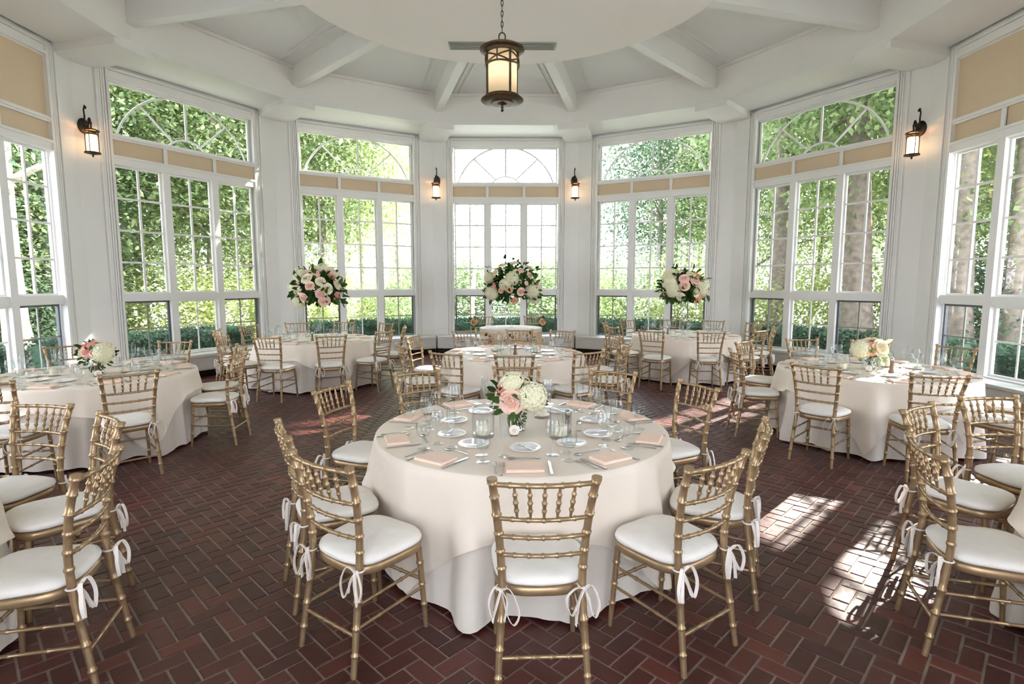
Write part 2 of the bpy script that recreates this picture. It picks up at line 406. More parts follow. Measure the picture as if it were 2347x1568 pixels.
# soffit ring, frieze, ceiling, disc, ribs, blocks
def ringpt(ap, t): # polygon corner at angle t (deg)
    r = ap/cos(RAD(15)); return (r*sin(RAD(t)), CY+r*cos(RAD(t)))
cor = [-75, -45, -15, 15, 45, 75]
def ringpoly(ap):
    return [(-ap, YB)]+[(-ap, CY)]+[ringpt(ap, t) for t in cor]+[(ap, CY), (ap, YB)]
def ribbon_prism(a0, a1, z0, z1):
    A = ringpoly(a0); B = ringpoly(a1); m = MB()
    for i in range(len(A)-1):
        p = [A[i], A[i+1], B[i+1], B[i]]
        m.prism(p, z0, z1)
    return m
struct(ob('trim_20', ribbon_prism(AP_IN, AP-.07, Z_SOF, Z_SOF+.08).join(ribbon_prism(AP_IN-.0, AP_IN+.06, Z_SOF-.02, Z_SOF)), M['white']))
struct(ob('trim_21', ribbon_prism(AP-.07, AP+.02, Z_SOF+.035, Z_SOF+.08), M['slot']))  # grey strip paints the shade inside the gap between wall and soffit
struct(ob('trim_22', ribbon_prism(AP_IN, AP_IN+.08, Z_SOF+.08, Z_CEIL+.05).join(ribbon_prism(AP_IN-.05, AP_IN, Z_CEIL-.05, Z_CEIL)), M['frieze']))
cl = ringpoly(AP+.25)
ceiling = struct(ob('ceiling', MB().prism(cl[::-1], Z_CEIL+.002, Z_CEIL+.3), M['ceil']))
DISC = MB().prism([(2.756*cos(2*pi*i/96), 2.756*sin(2*pi*i/96)) for i in range(96)], 0, .32)
DISC.box(-1.64, 1.60, -.6, 1.63, -.012, 0)
struct(ob('trim_23', DISC, M['disc'], loc=(0, CY, Z_DISC)))
ribs = MB(); lines = MB(); blocks = MB()
for t in cor+[105, -105]:
    a = RAD(t); d = Vector((sin(a), cos(a), 0)); e = Vector((cos(a), -sin(a), 0)); c = Vector((0, CY, 0))
    if abs(t) > 90:
        d = Vector((math.copysign(1, t), 0, 0)); e = Vector((0, 1, 0)); c = Vector((0, CY-HS, 0))
    def rbox(m, r0, r1, hw0, hw1, z0, z1, off=0.0):
        pts = []
        for (r, s) in ((r0, -1), (r1, -1), (r1, 1), (r0, 1)):
            hw = hw0 if r == r0 else hw1
            p = c+d*r+e*(s*hw+off); pts.append((p.x, p.y))
        m.prism(pts, z0, z1)
    r1 = AP_IN/cos(RAD(15)) if abs(t) < 90 else AP_IN
    rbox(ribs, 2.74, r1-.0, .078, .078, 5.25, Z_CEIL)
    for s in (-1, 1):
        for o_ in (.30, .40): rbox(lines, 2.74, r1-.2, .014, .014, Z_CEIL-.02, Z_CEIL, s*o_)
    R0 = AP/cos(RAD(15)) if abs(t) < 90 else AP
    rbox(blocks, r1-.06, R0-.03, .31, .31, 4.89, Z_SOF+.02)
struct(ob('trim_24', ribs, M['white'])); struct(ob('trim_25', lines, M['ceil'])); struct(ob('trim_26', blocks, M['white']))
# baseboards on the piers
for k in order:
    (x, y), rz = bay_xf(k)
    m = MB()
    for s in (-1, 1):
        a0, a1 = (-HS, -1.41) if s < 0 else (1.41, HS)
        m.box(a0, a1, -.02, 0, 0.415, .56)
    struct(ob('baseboard_'+SIDE[k], m, M['white'], loc=(x, y, 0), rz=rz))
# ceiling vent
v = tag(bpy.data.objects.new('ceiling_vent', None), 'long narrow slotted air vent in the white ceiling disc', 'vent'); COL.objects.link(v); v.location = (-.05, 8.83, Z_DISC)
ob('frame', MB().box(-.81, .81, -.13, -.10, -.012, 0).box(-.81, .81, .10, .13, -.012, 0).box(-.81, -.78, -.10, .10, -.012, 0).box(.78, .81, -.10, .10, -.012, 0), M['slot'], v)
sm = MB()
for q in range(4): sm.box(-.78, .78, -.085+q*.055, -.06+q*.055, -.022, -.004)
ob('slat', sm, M['slot'], v)
ob('backing', MB().box(-.78, .78, -.10, .10, -.004, 0), M['dark_frame'], v)

# ---------------------------------------------------------------- lights: lantern and sconces
def point(name, loc, energy, col=(1, .72, .42), r=.03, parent=None):
    l = bpy.data.lights.new(name, 'POINT'); l.energy = energy; l.color = col; l.shadow_soft_size = r
    o = bpy.data.objects.new(name, l); COL.objects.link(o); o.location = loc
    if parent: o.parent = parent
    return o
def chain(m, x, y, z0, z1, L=.075, w_=.022, r=.0045):
    z = z0; k = 0
    while z < z1:
        pts = []
        for i in range(13):
            t = 2*pi*i/12; u = w_*cos(t)*.6; vz = L*.5*sin(t)
            pts.append((x+(u if k % 2 else 0), y+(0 if k % 2 else u), z+L*.5+vz))
        m.tube(pts, r, 6, cap=False); z += L*.78; k += 1
    return m
LZ = 3.78; LX, LY = -.04, CY
lan = tag(bpy.data.objects.new('hanging_lantern', None), 'large bronze lantern with frosted glass hanging on a chain from the ceiling', 'lantern'); COL.objects.link(lan); lan.location = (LX, LY, LZ)
ob('base_plate', MB().lathe([(0, -.02), (.02, -.04), (.012, -.06), (.02, -.075), (0.008, -.09), (.012, -.02), (.05, -.012), (.06, 0), (.13, 0.0), (.14, .012), (.235, .02), (.255, .035), (.25, .05), (.215, .062), (.21, .085), (.19, .085), (.19, .07), (0, .07)], 32, cap=False), M['bronze'], lan, smooth=True)
ob('cap', MB().lathe([(.19, .56), (.215, .56), (.22, .585), (.262, .60), (.265, .615), (.22, .64), (.14, .668), (.06, .685), (.03, .70), (.0, .71)], 32, cap=False), M['bronze'], lan, smooth=True)
ob('glass_shade', MB().lathe([(.172, .08), (.175, .3), (.172, .565)], 32, cap=False), M['frost'], lan, smooth=True)
for i in range(4):
    a = RAD(28+90*i); ob('cage_bar', MB().tube([(.197*cos(a), .197*sin(a), .075), (.197*cos(a), .197*sin(a), .575)], .0135, 6), M['bronze'], lan)
lat = MB()
def arc(a0, a1, z0, z1, bulge=0, rr=.0065, R=.197, kk=10):
    lat.tube([(R*cos(a0+(a1-a0)*i/kk), R*sin(a0+(a1-a0)*i/kk), z0+(z1-z0)*i/kk+bulge*sin(pi*i/kk)) for i in range(kk+1)], rr, 6)
for i in range(4):
    a = RAD(28+90*i); b_ = a+pi/2
    arc(a, b_, .42, .42, .012, .011)
    arc(a, b_, .43, .54, 0, .0095); arc(a, b_, .54, .43, 0, .0095); lat.tube([(.197*cos((a+b_)/2), .197*sin((a+b_)/2), .43), (.197*cos((a+b_)/2), .197*sin((a+b_)/2), .56)], .008, 6)
ob('lattice', lat, M['bronze'], lan)
ob('bulb', MB().lathe([(0, .30), (.025, .31), (.04, .35), (.03, .39), (0, .41)], 12, cap=False), M['bulb'], lan, smooth=True)
ch = chain(MB(), 0, 0, .80, Z_DISC-LZ-.03)
rg = MB(); rg.tube([(.038*cos(t), 0, .755+.048*sin(t)) for t in [2*pi*i/20 for i in range(21)]], .008, 6, cap=False)
ob('ring', rg, M['bronze'], lan); ob('chain', ch, M['bronze'], lan)
ob('canopy', MB().lathe([(.0, Z_DISC-LZ-.05), (.03, Z_DISC-LZ-.045), (.07, Z_DISC-LZ-.01), (.075, Z_DISC-LZ)], 20, cap=False), M['bronze'], lan, smooth=True)
point('lantern_light', (0, 0, .34), 4.5, (1, .86, .72), parent=lan)

sc_ = bpy.data.objects.new('wall_sconce', None); COL.objects.link(sc_); sc_['category'] = 'wall lamp'
# local: y toward the wall (+), origin on wall face at back-plate centre
ob('back_plate', MB().lathe([(0, 0), (.055, 0), (.065, .008), (.06, .02), (.04, .03), (.02, .04), (0, .045)], 20, cap=False).xf(Matrix.Rotation(RAD(90), 4, 'X') @ Matrix.Diagonal((1, 1.45, 1, 1))), M['iron'], sc_, smooth=True)
arm = MB()
arm.tube([(0, -.03, .0), (0, -.055, .10), (0, -.045, .19), (0, -.075, .235), (0, -.10, .215), (0, -.085, .195)], [.010, .010, .009, .009, .011, .013], 7)
arm.tube([(0, -.03, .0), (0, -.09, -.04), (0, -.14, .01), (0, -.175, .04), (0, -.20, .01), (0, -.19, -.05)], [.014, .013, .012, .014, .012, .01], 7)
arm.tube([(0, -.12, .0), (0, -.14, .06), (0, -.17, .07), (0, -.185, .045)], [.008, .009, .011, .012], 6)
ob('scroll_arm', arm, M['iron'], sc_, smooth=True)
ly = -.19
ob('lantern_cap', MB().lathe([(0, -.05), (.03, -.055), (.085, -.075), (.09, -.085), (.07, -.09)], 20, (0, ly, 0), cap=False), M['iron'], sc_, smooth=True)
ob('lantern_base', MB().lathe([(0, -.40), (.01, -.395), (.012, -.37), (.05, -.362), (.088, -.355), (.085, -.34), (.0, -.335)], 20, (0, ly, 0), cap=False), M['iron'], sc_, smooth=True)
ob('glass_shade', MB().lathe([(.057, -.335), (.058, -.2), (.057, -.135)], 20, (0, ly, 0), cap=False), M['frost_small'], sc_, smooth=True)
cg = MB()
for i in range(4):
    a = RAD(45+90*i); cg.tube([(.072*cos(a), ly+.072*sin(a), -.34), (.072*cos(a), ly+.072*sin(a), -.085)], .0045, 5)
for z in (-.10, -.135): cg.tube([(.072*cos(t), ly+.072*sin(t), z) for t in [2*pi*i/20 for i in range(21)]], .004, 5, cap=False)
for i in range(4):
    a = RAD(45+90*i)
    for (q0, q1) in ((-.10, -.135), (-.135, -.10)):
        cg.tube([(.072*cos(a+pi/2*j/6), ly+.072*sin(a+pi/2*j/6), q0+(q1-q0)*j/6) for j in range(7)], .0035, 5)
ob('cage', cg, M['iron'], sc_)
def sconce_at(k, xl, z, label):
    (x, y), rz = bay_xf(k)
    a = -rz; px = x+cos(a)*xl; py = y-sin(a)*xl
    r = place(sc_, (px, py, z), rz, label, 'wall sconces between the windows', 1.2)
    point('sconce_light', (0, ly-.03, -.20), 2.6, r=.04, parent=r)
CH.clear()
tree_of(sc_)
sconce_at(0, -1.60, 4.02, 'small lit bronze wall lantern on the pier just left of the centre window')
sconce_at(0, 1.60, 4.02, 'small lit bronze wall lantern on the pier just right of the centre window')
sconce_at(-2, -1.60, 4.0, 'lit bronze wall lantern high on the pier beside the left beige wall panel')
sconce_at(2, 1.60, 4.0, 'lit bronze wall lantern high on the pier beside the right beige wall panel')

# ---------------------------------------------------------------- gold ballroom chair
def bamboo(m, pts, nodes, r, bump=.0045, k=8, seg=14):
    P = [Vector(p) for p in pts]
    L = [0]
    for i in range(1, len(P)): L.append(L[-1]+(P[i]-P[i-1]).length)
    T = L[-1]
    def at(s):
        s = min(max(s, 0), T)
        for i in range(1, len(P)):
            if s <= L[i]+1e-9:
                f = (s-L[i-1])/(L[i]-L[i-1]); return P[i-1].lerp(P[i], f)
        return P[-1]
    ss = set([0, T]+[T*i/seg for i in range(seg+1)])
    for nd in nodes:
        for d in (-.009, -.004, 0, .004, .009): ss.add(min(max(nd*T+d, 0), T))
    ss = sorted(ss); pp = []; rr = []
    rf = r if callable(r) else (lambda q: r)
    for s in ss:
        q = rf(s/T)
        for nd in nodes:
            d = abs(s-nd*T)
            if d < .0085: q = max(q, rf(s/T)+bump*(1-(d/.0095)**2))
        pp.append(at(s)); rr.append(q)
    m.tube(pp, rr, k); return m
def spline(ctrl, k=5):
    out = []
    n_ = len(ctrl)
    for i in range(n_-1):
        p0 = Vector(ctrl[max(i-1, 0)]); p1 = Vector(ctrl[i]); p2 = Vector(ctrl[i+1]); p3 = Vector(ctrl[min(i+2, n_-1)])
        for j in range(k):
            t = j/k
            out.append(0.5*((2*p1)+(-p0+p2)*t+(2*p0-5*p1+4*p2-p3)*t*t+(-p0+3*p1-3*p2+p3)*t**3))
    out.append(Vector(ctrl[-1])); return out
def post(s): return [(s*.185, -.262, 0), (s*.175, -.232, .20), (s*.163, -.198, .43), (s*.170, -.196, .60), (s*.186, -.222, .78), (s*.203, -.262, .925)]
def postat(s, z):
    c = post(s)
    for i in range(5):
        if c[i][2] <= z <= c[i+1][2]:
            f = (z-c[i][2])/(c[i+1][2]-c[i][2]); return Vector(c[i]).lerp(Vector(c[i+1]), f)
chair = bpy.data.objects.new('ballroom_chair', None); COL.objects.link(chair); chair['category'] = 'chair'
G = M['gold']
for s in (-1, 1):
    m = MB(); bamboo(m, spline(post(s)), [.10, .22, .34, .57, .65, .735, .825, .915, .985], lambda q: .0165 if q > .3 else .0135+.003*q/.3, seg=24)
    m.tube([(s*.203, -.262, .92), (s*.2035, -.263, .932)], [.021, .021], 10)
    ob('leg', m, G, chair, smooth=True, ang=60)
    m = MB(); bamboo(m, [(s*.186, .178, 0), (s*.172, .150, .41)], [.30, .55, .82], lambda q: .0115+.004*q)
    ob('leg', m, G, chair, smooth=True, ang=60)
def bowed(z, bow, r, nodes, drop=0, k=12):
    a, b_ = postat(-1, z), postat(1, z); m = MB()
    pts = [a.lerp(b_, i/k)+Vector((0, -bow*sin(pi*i/k), drop*sin(pi*i/k))) for i in range(k+1)]
    return bamboo(m, pts, nodes, r, .003, 7, 12), pts
def railpt(z, bow, x):
    a, b_ = postat(-1, z), postat(1, z); t = (x-a.x)/(b_.x-a.x); return a.lerp(b_, t)+Vector((0, -bow*sin(pi*t), 0))
for z, bow, nm in ((.905, .03, 'crest_rail'), (.752, .03, 'cross_rail'), (.672, .026, 'cross_rail'), (.590, .022, 'cross_rail')):
    ob(nm, bowed(z, bow, .0105 if nm == 'crest_rail' else .0088, [i/6 for i in range(1, 6)])[0], G, chair, smooth=True, ang=60)
for i in range(5):
    x = -.112+.056*i
    p0 = railpt(.905, .03, x*1.06); p1 = railpt(.752, .03, x*.93)
    ob('spindle', bamboo(MB(), [p0, p1], [.27, .5, .73], lambda q: .0045+.0035*sin(pi*q), .004, 7, 6), G, chair, smooth=True, ang=60)
# seat frame: rounded trapezoid
def seat_outline(grow=0.0, n_=40):
    out = []
    for i in range(n_):
        a = 2*pi*i/n_; c, s = cos(a), sin(a); e = .52
        y = .198*math.copysign(abs(s)**e, s); wx = .178+.030*(y+.198)/.396
        x = wx*math.copysign(abs(c)**.62, c)
        d = sqrt(x*x+y*y); out.append((x*(1+grow/d), y*(1+grow/d)))
    return out
o0 = seat_outline(-.004); o1 = seat_outline(.004)
m = MB(); k = len(o0)
rings = [(o0, .405), (o1, .412), (o1, .44), (o0, .448)]
for pr, z in rings: m.v += [(x, y, z) for x, y in pr]
for j in range(3):
    for i in range(k): m.f.append((j*k+i, j*k+(i+1) % k, (j+1)*k+(i+1) % k, (j+1)*k+i))
m.f.append(tuple(range(k-1, -1, -1))); m.f.append(tuple(3*k+i for i in range(k)))
ob('seat', m, G, chair, smooth=True, ang=50)
cm = MB(); prof = [(-.012, .449), (.006, .456), (.010, .468), (.004, .482), (-.016, .492), (-.06, .499), (-.11, .502)]
rng2 = random.Random(5)
for gz, z in prof:
    pr = seat_outline(0)
    for i, (x, y) in enumerate(pr):
        d = sqrt(x*x+y*y); f = 1+gz/d
        cm.v.append((x*f, y*f, z+.0015*sin(7*atan2(y, x)+z*90)))
k = 40
for j in range(len(prof)-1):
    for i in range(k): cm.f.append((j*k+i, j*k+(i+1) % k, (j+1)*k+(i+1) % k, (j+1)*k+i))
cm.f.append(tuple(range(k-1, -1, -1))); cm.v.append((0, 0, .503)); cc = len(cm.v)-1
for i in range(k): cm.f.append(((len(prof)-1)*k+i, (len(prof)-1)*k+(i+1) % k, cc))
cushion = ob('cushion', cm, M['cushion'], chair, smooth=True, ang=80)
for (z, y0s) in ((.30, 0), (.20, 0)):
    for s in (-1, 1):
        a = postat(s, z); m = bamboo(MB(), [a, (s*(.186-.014*z/.41), .178-.028*z/.41, z+.01)], [.33, .66], .0075, .0025, 7, 4)
        ob('stretcher', m, G, chair, smooth=True, ang=60)
for z in (.17,):
    ob('stretcher', bamboo(MB(), [postat(-1, z), postat(1, z)], [.2, .4, .6, .8], .0085, .003, 7, 6), G, chair, smooth=True, ang=60)
ob('stretcher', bamboo(MB(), [(-.178, .161, .25), (.178, .161, .25)], [.2, .4, .6, .8], .0085, .003, 7, 6), G, chair, smooth=True, ang=60)
def ribbon(m, pts, w_=.0145, th=.002):
    P = spline(pts, 5); o = len(m.v); nP = len(P)
    for i, p in enumerate(P):
        d = (P[min(i+1, nP-1)]-P[max(i-1, 0)]).normalized(); side = Vector((.35, -.9, .25)).normalized()
        side = (side-d*side.dot(d)).normalized(); nn = d.cross(side)
        for a, b_ in ((-1, -1), (1, -1), (1, 1), (-1, 1)): m.v.append(tuple(p+side*(a*w_/2)+nn*(b_*th/2)))
    for i in range(nP-1):
        for q in range(4): m.f.append((o+i*4+q, o+i*4+(q+1) % 4, o+i*4+4+(q+1) % 4, o+i*4+4+q))
    m.f.append((o+3, o+2, o+1, o)); m.f.append(tuple(o+(nP-1)*4+q for q in range(4)))
def bow(seed, s):
    r_ = random.Random(seed); m = MB(); c = Vector((s*.168, -.222, .452)); j = lambda q: r_.uniform(-q, q)
    m.tube([(s*.168+.021*cos(t), -.200+.021*sin(t), .452) for t in [2*pi*i/14 for i in range(15)]], .0045, 5, cap=False)
    m.tube([c+Vector((-.008, 0, 0)), c+Vector((.008, 0, 0))], .008, 6)
    for d in (-1, 1):
        L = .062+j(.016); dz = -.055+j(.03)
        m2 = [c, c+Vector((d*L*.5, -.02, .02+j(.01))), c+Vector((d*L, -.03, dz)), c+Vector((d*L*.72, -.03, dz-.06+j(.012))), c+Vector((d*L*.35, -.02, dz-.02)), c]
        ribbon(m, m2)
        T = .125+j(.035)
        ribbon(m, [c, c+Vector((d*(.018+j(.01)), -.018, -.04)), c+Vector((d*(.03+j(.018)), -.02, -T))])
    return m.mesh('tie', M['ribbon'])
ties = [[bow(10*q+1, -1), bow(10*q+2, 1)] for q in range(4)]
tie_objs = [link('tie', ties[0][i], cushion) for i in range(2)]
CH.clear()
tree_of(chair)

# ---------------------------------------------------------------- tables
# key: centre, phrase, seat angles (0 = side nearest the camera, counter-clockwise from above), radii
T = {
 'C':  ((.10, 3.48), 'the front centre table', [(2, 1.43), (34, 1.45), (62, 1.43), (112, 1.43), (145, 1.42), (180, 1.43), (-143, 1.43), (-109, 1.44), (-62, 1.43), (-37.5, 1.49)]),
 'C2': ((.10, 7.22), 'the second centre table', [(0, 1.50), (33, 1.50), (68, 1.5), (108, 1.5), (150, 1.58), (176, 1.5), (-152, 1.58), (-110, 1.5), (-66, 1.5), (-30, 1.52)]),
 'LB': ((-3.15, 9.10), 'the tall-bouquet table at back left', [(-6, 1.5), (28, 1.45), (63, 1.45), (100, 1.45), (140, 1.45), (178, 1.45), (-148, 1.45), (-112, 1.45), (-78, 1.5), (-40, 1.5)]),
 'RB': ((3.20, 9.75), 'the tall-bouquet table at back right', [(-3, 1.45), (35, 1.42), (70, 1.45), (104, 1.43), (140, 1.43), (174, 1.45), (-148, 1.45), (-112, 1.45), (-74, 1.45), (-38, 1.52)]),
 'L':  ((-4.24, 5.65), 'the pink-rose table at far left', [(10, 1.50), (46, 1.52), (95, 1.44), (131, 1.42), (180, 1.43), (-133, 1.43)]),
 'R':  ((3.95, 5.83), 'the peach-rose table at right', [(-16, 1.48), (20, 1.5), (58, 1.45), (112, 1.48), (148, 1.42), (180, 1.45), (-141, 1.45), (-98, 1.43), (-52, 1.45)]),
 'FL': ((-3.12, 1.95), 'the table cut off at the left edge', [(171, 1.47), (141, 1.42), (104, 1.43)]),
 'FR': ((3.32, 2.05), 'the table cut off at the right edge', [(-176, 1.52), (-146, 1.46), (-107, 1.43)]),
}
HOUR = ['twelve', 'one', 'two', 'three', 'four', 'five', 'six', 'seven', 'eight', 'nine', 'ten', 'eleven']
def hours(angs):
    used = []; out = []
    for a in angs:
        h = int(round((6-a/30.0))) % 12
        while h in used: h = (h+1) % 12 if (6-a/30.0) % 12 > h else (h-1) % 12
        used.append(h); out.append(HOUR[h])
    return out
nch = 0
def pos(c, phi, r): return (c[0]+r*sin(RAD(phi)), c[1]-r*cos(RAD(phi)))
rj = random.Random(11)
for key, (c, phrase, seats) in T.items():
    hs = hours([s[0] for s in seats])
    for (phi, r_), h in zip(seats, hs):
        x, y = pos(c, phi, r_-.262)
        o = place(chair, (x, y, 0), RAD(phi)+rj.uniform(-.05, .05), 'gold white-cushioned chair at %s o\'clock of %s' % (h, phrase), 'gold chairs at '+phrase)
        kk = [q for q in o.children_recursive if q.data in (ties[0][0], ties[0][1])]
        v_ = nch % 4
        for q in kk: q.data = ties[v_][0] if q.data == ties[0][0] else ties[v_][1]
        nch += 1
ZT = .745
def fold(a, seed, n1=13):
    return .55*sin(n1*a+seed)+.3*sin((n1+4)*a+2.1*seed+.6)+.25*sin((n1-5)*a-1.3*seed)+.2*sin(27*a+seed*3)
def cloth_mb(R, zt, hem, seed, amp, flare, square=None, rot=0, K=216, n1=13, seats_=()):
    m = MB(); rings = 13
    m.v.append((0, 0, zt))
    rr = [R*.33, R*.66, R*.9, R-.012]
    for q in rr:
        for i in range(K):
            a = 2*pi*i/K; m.v.append((q*cos(a), q*sin(a), zt))
    for j in range(rings):
        s = (j/(rings-1))
        for i in range(K):
            a = 2*pi*i/K
            if square:
                aa = ((a-rot+pi/4) % (pi/2))-pi/4
                rad = square/cos(aa); cn = (abs(aa)/(pi/4))**4
                zh = zt-(rad-R)*.97
                zh = max(zh, .05)
            else: zh = hem; cn = 0
            z = zt-.004-(zt-zh)*s
            d = (zt-z)
            f = fold(a, seed, n1); f = math.copysign(abs(f)**.8, f)
            r = R-.002+min(d*6, 1)*.004+flare*d+amp*min(d/.5, 1.3)*(f+.75)*.5+cn*.04*min(d/.4, 1)
            for sa in seats_:
                da = abs((a-RAD(sa-90)+pi) % (2*pi)-pi)
                if da < .27: r = R+.004+(r-R-.004)*(1-.85*max(0, min(1, (.27-da)/.13))) if r > R+.004 else r
            zz = z-(0 if s < 1 or square else 0.012*f)
            if square and s > .8: zz += .02*f*(s-.8)/.2; r += .012*(s-.8)/.2
            if j == 0: r = R-.004; zz = zt-.003
            m.v.append((r*cos(a), r*sin(a), zz))
    for i in range(K): m.f.append((0, 1+i, 1+(i+1) % K))
    for j in range(len(rr)+rings-1):
        for i in range(K): m.f.append((1+j*K+i, 1+(j+1)*K+i, 1+(j+1)*K+(i+1) % K, 1+j*K+(i+1) % K))
    return m
tlook = {'C': 'front centre', 'C2': 'second centre', 'LB': 'back left', 'RB': 'back right', 'L': 'left window-side', 'R': 'right window-side', 'FL': 'left-edge', 'FR': 'right-edge'}
rot_ = {'C': 3, 'C2': 20, 'LB': -8, 'RB': 12, 'L': 13, 'R': 10, 'FL': 20, 'FR': 45}
sq_ = {'C': 1.215, 'C2': 1.18, 'LB': 1.17, 'RB': 1.17, 'L': 1.13, 'R': 1.14, 'FL': 1.15, 'FR': 1.15}
tb_top = MB().lathe([(0, .70), (.90, .70), (.905, .705), (.905, .725), (.90, .732), (0, .732)], 64, cap=False).mesh('tabletop', M['wood'])
tb_leg = MB()
tb_leg.tube([(0, 0, 0), (0, 0, .70)], .02, 8)
tb_leg = tb_leg.mesh('leg', M['iron'])
for i, (key, (c, phrase, seats)) in enumerate(T.items()):
    t = bpy.data.objects.new('round_table', None); COL.objects.link(t); t.location = (c[0], c[1], 0)
    tag(t, 'round banquet table under the cloths of '+phrase, 'table', 'round banquet tables')
    link('tabletop', tb_top, t)
    for q in range(4): link('leg', tb_leg, t, (.5*cos(pi/4+q*pi/2), .5*sin(pi/4+q*pi/2), 0))
    seed = 1.7*i+.4
    u = ob('floor_length_tablecloth', cloth_mb(.914, .737, .03, seed, .115, .03, seats_=[q[0] for q in seats]), M['underlay'], smooth=True, ang=70, loc=(c[0], c[1], 0))
    tag(u, 'white floor-length pleated tablecloth on '+phrase, 'tablecloth', 'floor-length tablecloths')
    # square top cloth, its angle measured from the side facing the camera
    v = ob('top_tablecloth', cloth_mb(.925, ZT, 0, seed, .145, .05, sq_[key], RAD(rot_[key]), seats_=[q[0] for q in seats]), M['cloth'], smooth=True, ang=70, loc=(c[0], c[1], 0))
    tag(v, 'ivory square top cloth draped over '+phrase, 'tablecloth', 'square ivory top cloths')

# ---------------------------------------------------------------- tableware prototypes (not linked until placed)
def proto(name, cat, parts):
    """parts: list of (part, mesh); one part = a single mesh object"""
    if len(parts) == 1:
        o = link(name, parts[0][1]); o['category'] = cat; return o
    r = bpy.data.objects.new(name, None); COL.objects.link(r); r['category'] = cat
    for p in parts: link(p[0], p[1], r)
    return r
def S(m, name, mt, ang=40): return m.mesh(name, mt, True, ang)
plate = proto('bread_plate', 'plate', [('bread_plate', S(MB().lathe([(0, .004), (.055, .004), (.062, .009), (.088, .014), (.089, .017), (.085, .0175), (.060, .012), (.052, .008), (0, .008)], 28, cap=False), 'bread_plate', M['china']))])
km = MB(); km.add([(-.008, -.10, .003), (.008, -.10, .003), (.006, 0, .004), (.011, .02, .003), (.010, .09, .003), (.0, .115, .003), (-.006, .09, .003), (-.006, 0, .004),
                   (-.008, -.10, .007), (.008, -.10, .007), (.006, 0, .008), (.011, .02, .0045), (.010, .09, .0045), (.0, .115, .004), (-.006, .09, .0045), (-.006, 0, .008)],
                  [tuple(range(7, -1, -1)), tuple(range(8, 16))]+[(i, (i+1) % 8, 8+(i+1) % 8, 8+i) for i in range(8)])
knife = proto('dinner_knife', 'knife', [('dinner_knife', km.mesh('dinner_knife', M['silver']))])
bk = MB().join(km, Matrix.Scale(.72, 4)); bknife = proto('butter_knife', 'knife', [('butter_knife', bk.mesh('butter_knife', M['silver']))])
def fork_mb(s=1.0):
    m = MB(); m.tube([(0, -.10, .004), (0, -.05, .006), (0, .02, .008), (0, .045, .006)], [.007, .005, .003, .004], 6, flat=.5)
    m.box(-.012, .012, .042, .055, .003, .006)
    for q in range(4): m.box(-.012+q*.0066, -.008+q*.0066, .055, .095, .003, .006)
    return m.xf(Matrix.Scale(s, 4))
fork = proto('dinner_fork', 'fork', [('dinner_fork', fork_mb().mesh('dinner_fork', M['silver']))])
sfork = proto('salad_fork', 'fork', [('salad_fork', fork_mb(.85).mesh('salad_fork', M['silver']))])
sp = MB(); sp.tube([(0, -.09, .004), (0, -.02, .007), (0, .04, .006)], [.006, .003, .003], 6, flat=.5)
sp.lathe([(0, .001), (.012, .002), (.016, .005), (.0165, .006), (.012, .0035), (0, .0025)], 14, (0, 0, 0), cap=False)
o_ = len(sp.v)-6*14
sp.v = sp.v[:o_]+[(x, y*1.5+.062, z) for x, y, z in sp.v[o_:]]
spoon = proto('spoon', 'spoon', [('spoon', S(sp, 'spoon', M['silver']))])
nm = MB()
for q, (ex, ey) in enumerate([(.062, .095), (.06, .092), (.06, .094)]):
    z0 = .001+q*.0062
    nm.box(-ex, ex, -ey, ey, z0, z0+.0055)
nm.tube([(-.0615, -.093, .0105), (-.0615, .093, .0105)], .009, 8)
napkin = proto('napkin', 'napkin', [('napkin', nm.mesh('napkin', M['napkin']))])
def glass(prof_o, th=.0018, k=20):
    inner = [(max(r-th, 0), z+ (th if r < .02 else 0)) for r, z in reversed(prof_o) ]
    return prof_o
wg = [(.0, .0), (.036, .001), (.036, .003), (.010, .006), (.004, .012), (.0038, .085), (.006, .092), (.026, .108), (.037, .130), (.040, .150), (.037, .175), (.031, .200), (.0295, .200), (.0355, .175), (.0385, .150), (.0355, .131), (.025, .110), (.0, .095)]
gb = [(.0, .0), (.036, .001), (.036, .003), (.010, .006), (.0045, .014), (.0045, .058), (.008, .066), (.030, .078), (.040, .100), (.042, .125), (.039, .158), (.0375, .158), (.0405, .125), (.0385, .101), (.029, .080), (.0, .069)]
fl = [(.0, .0), (.033, .001), (.033, .003), (.009, .006), (.0038, .012), (.0036, .085), (.010, .105), (.021, .145), (.0255, .185), (.024, .235), (.0228, .235), (.0242, .185), (.0198, .146), (.009, .108), (.0, .096)]
wine = proto('wine_glass', 'glass', [('wine_glass', S(MB().lathe(wg, 20, cap=False), 'wine_glass', M['glass'], 60))])
goblet = proto('water_goblet', 'glass', [('water_goblet', S(MB().lathe(gb, 20, cap=False), 'water_goblet', M['glass'], 60))])
flute = proto('champagne_flute', 'glass', [('champagne_flute', S(MB().lathe(fl, 18, cap=False), 'champagne_flute', M['glass'], 60))])
hj = [(0, .0), (.05, .0), (.053, .006), (.053, .02), (.055, .10), (.052, .15), (.0505, .15), (.053, .10), (.051, .02), (.0, .012)]
jar = proto('hurricane_candle', 'candle holder', [('glass_cylinder', S(MB().lathe(hj, 24, cap=False), 'glass_cylinder', M['glass'], 60)), ('candle', S(MB().lathe([(0, .013), (.032, .013), (.032, .062), (.028, .064), (0, .06)], 18, cap=False), 'candle', M['candle']))])
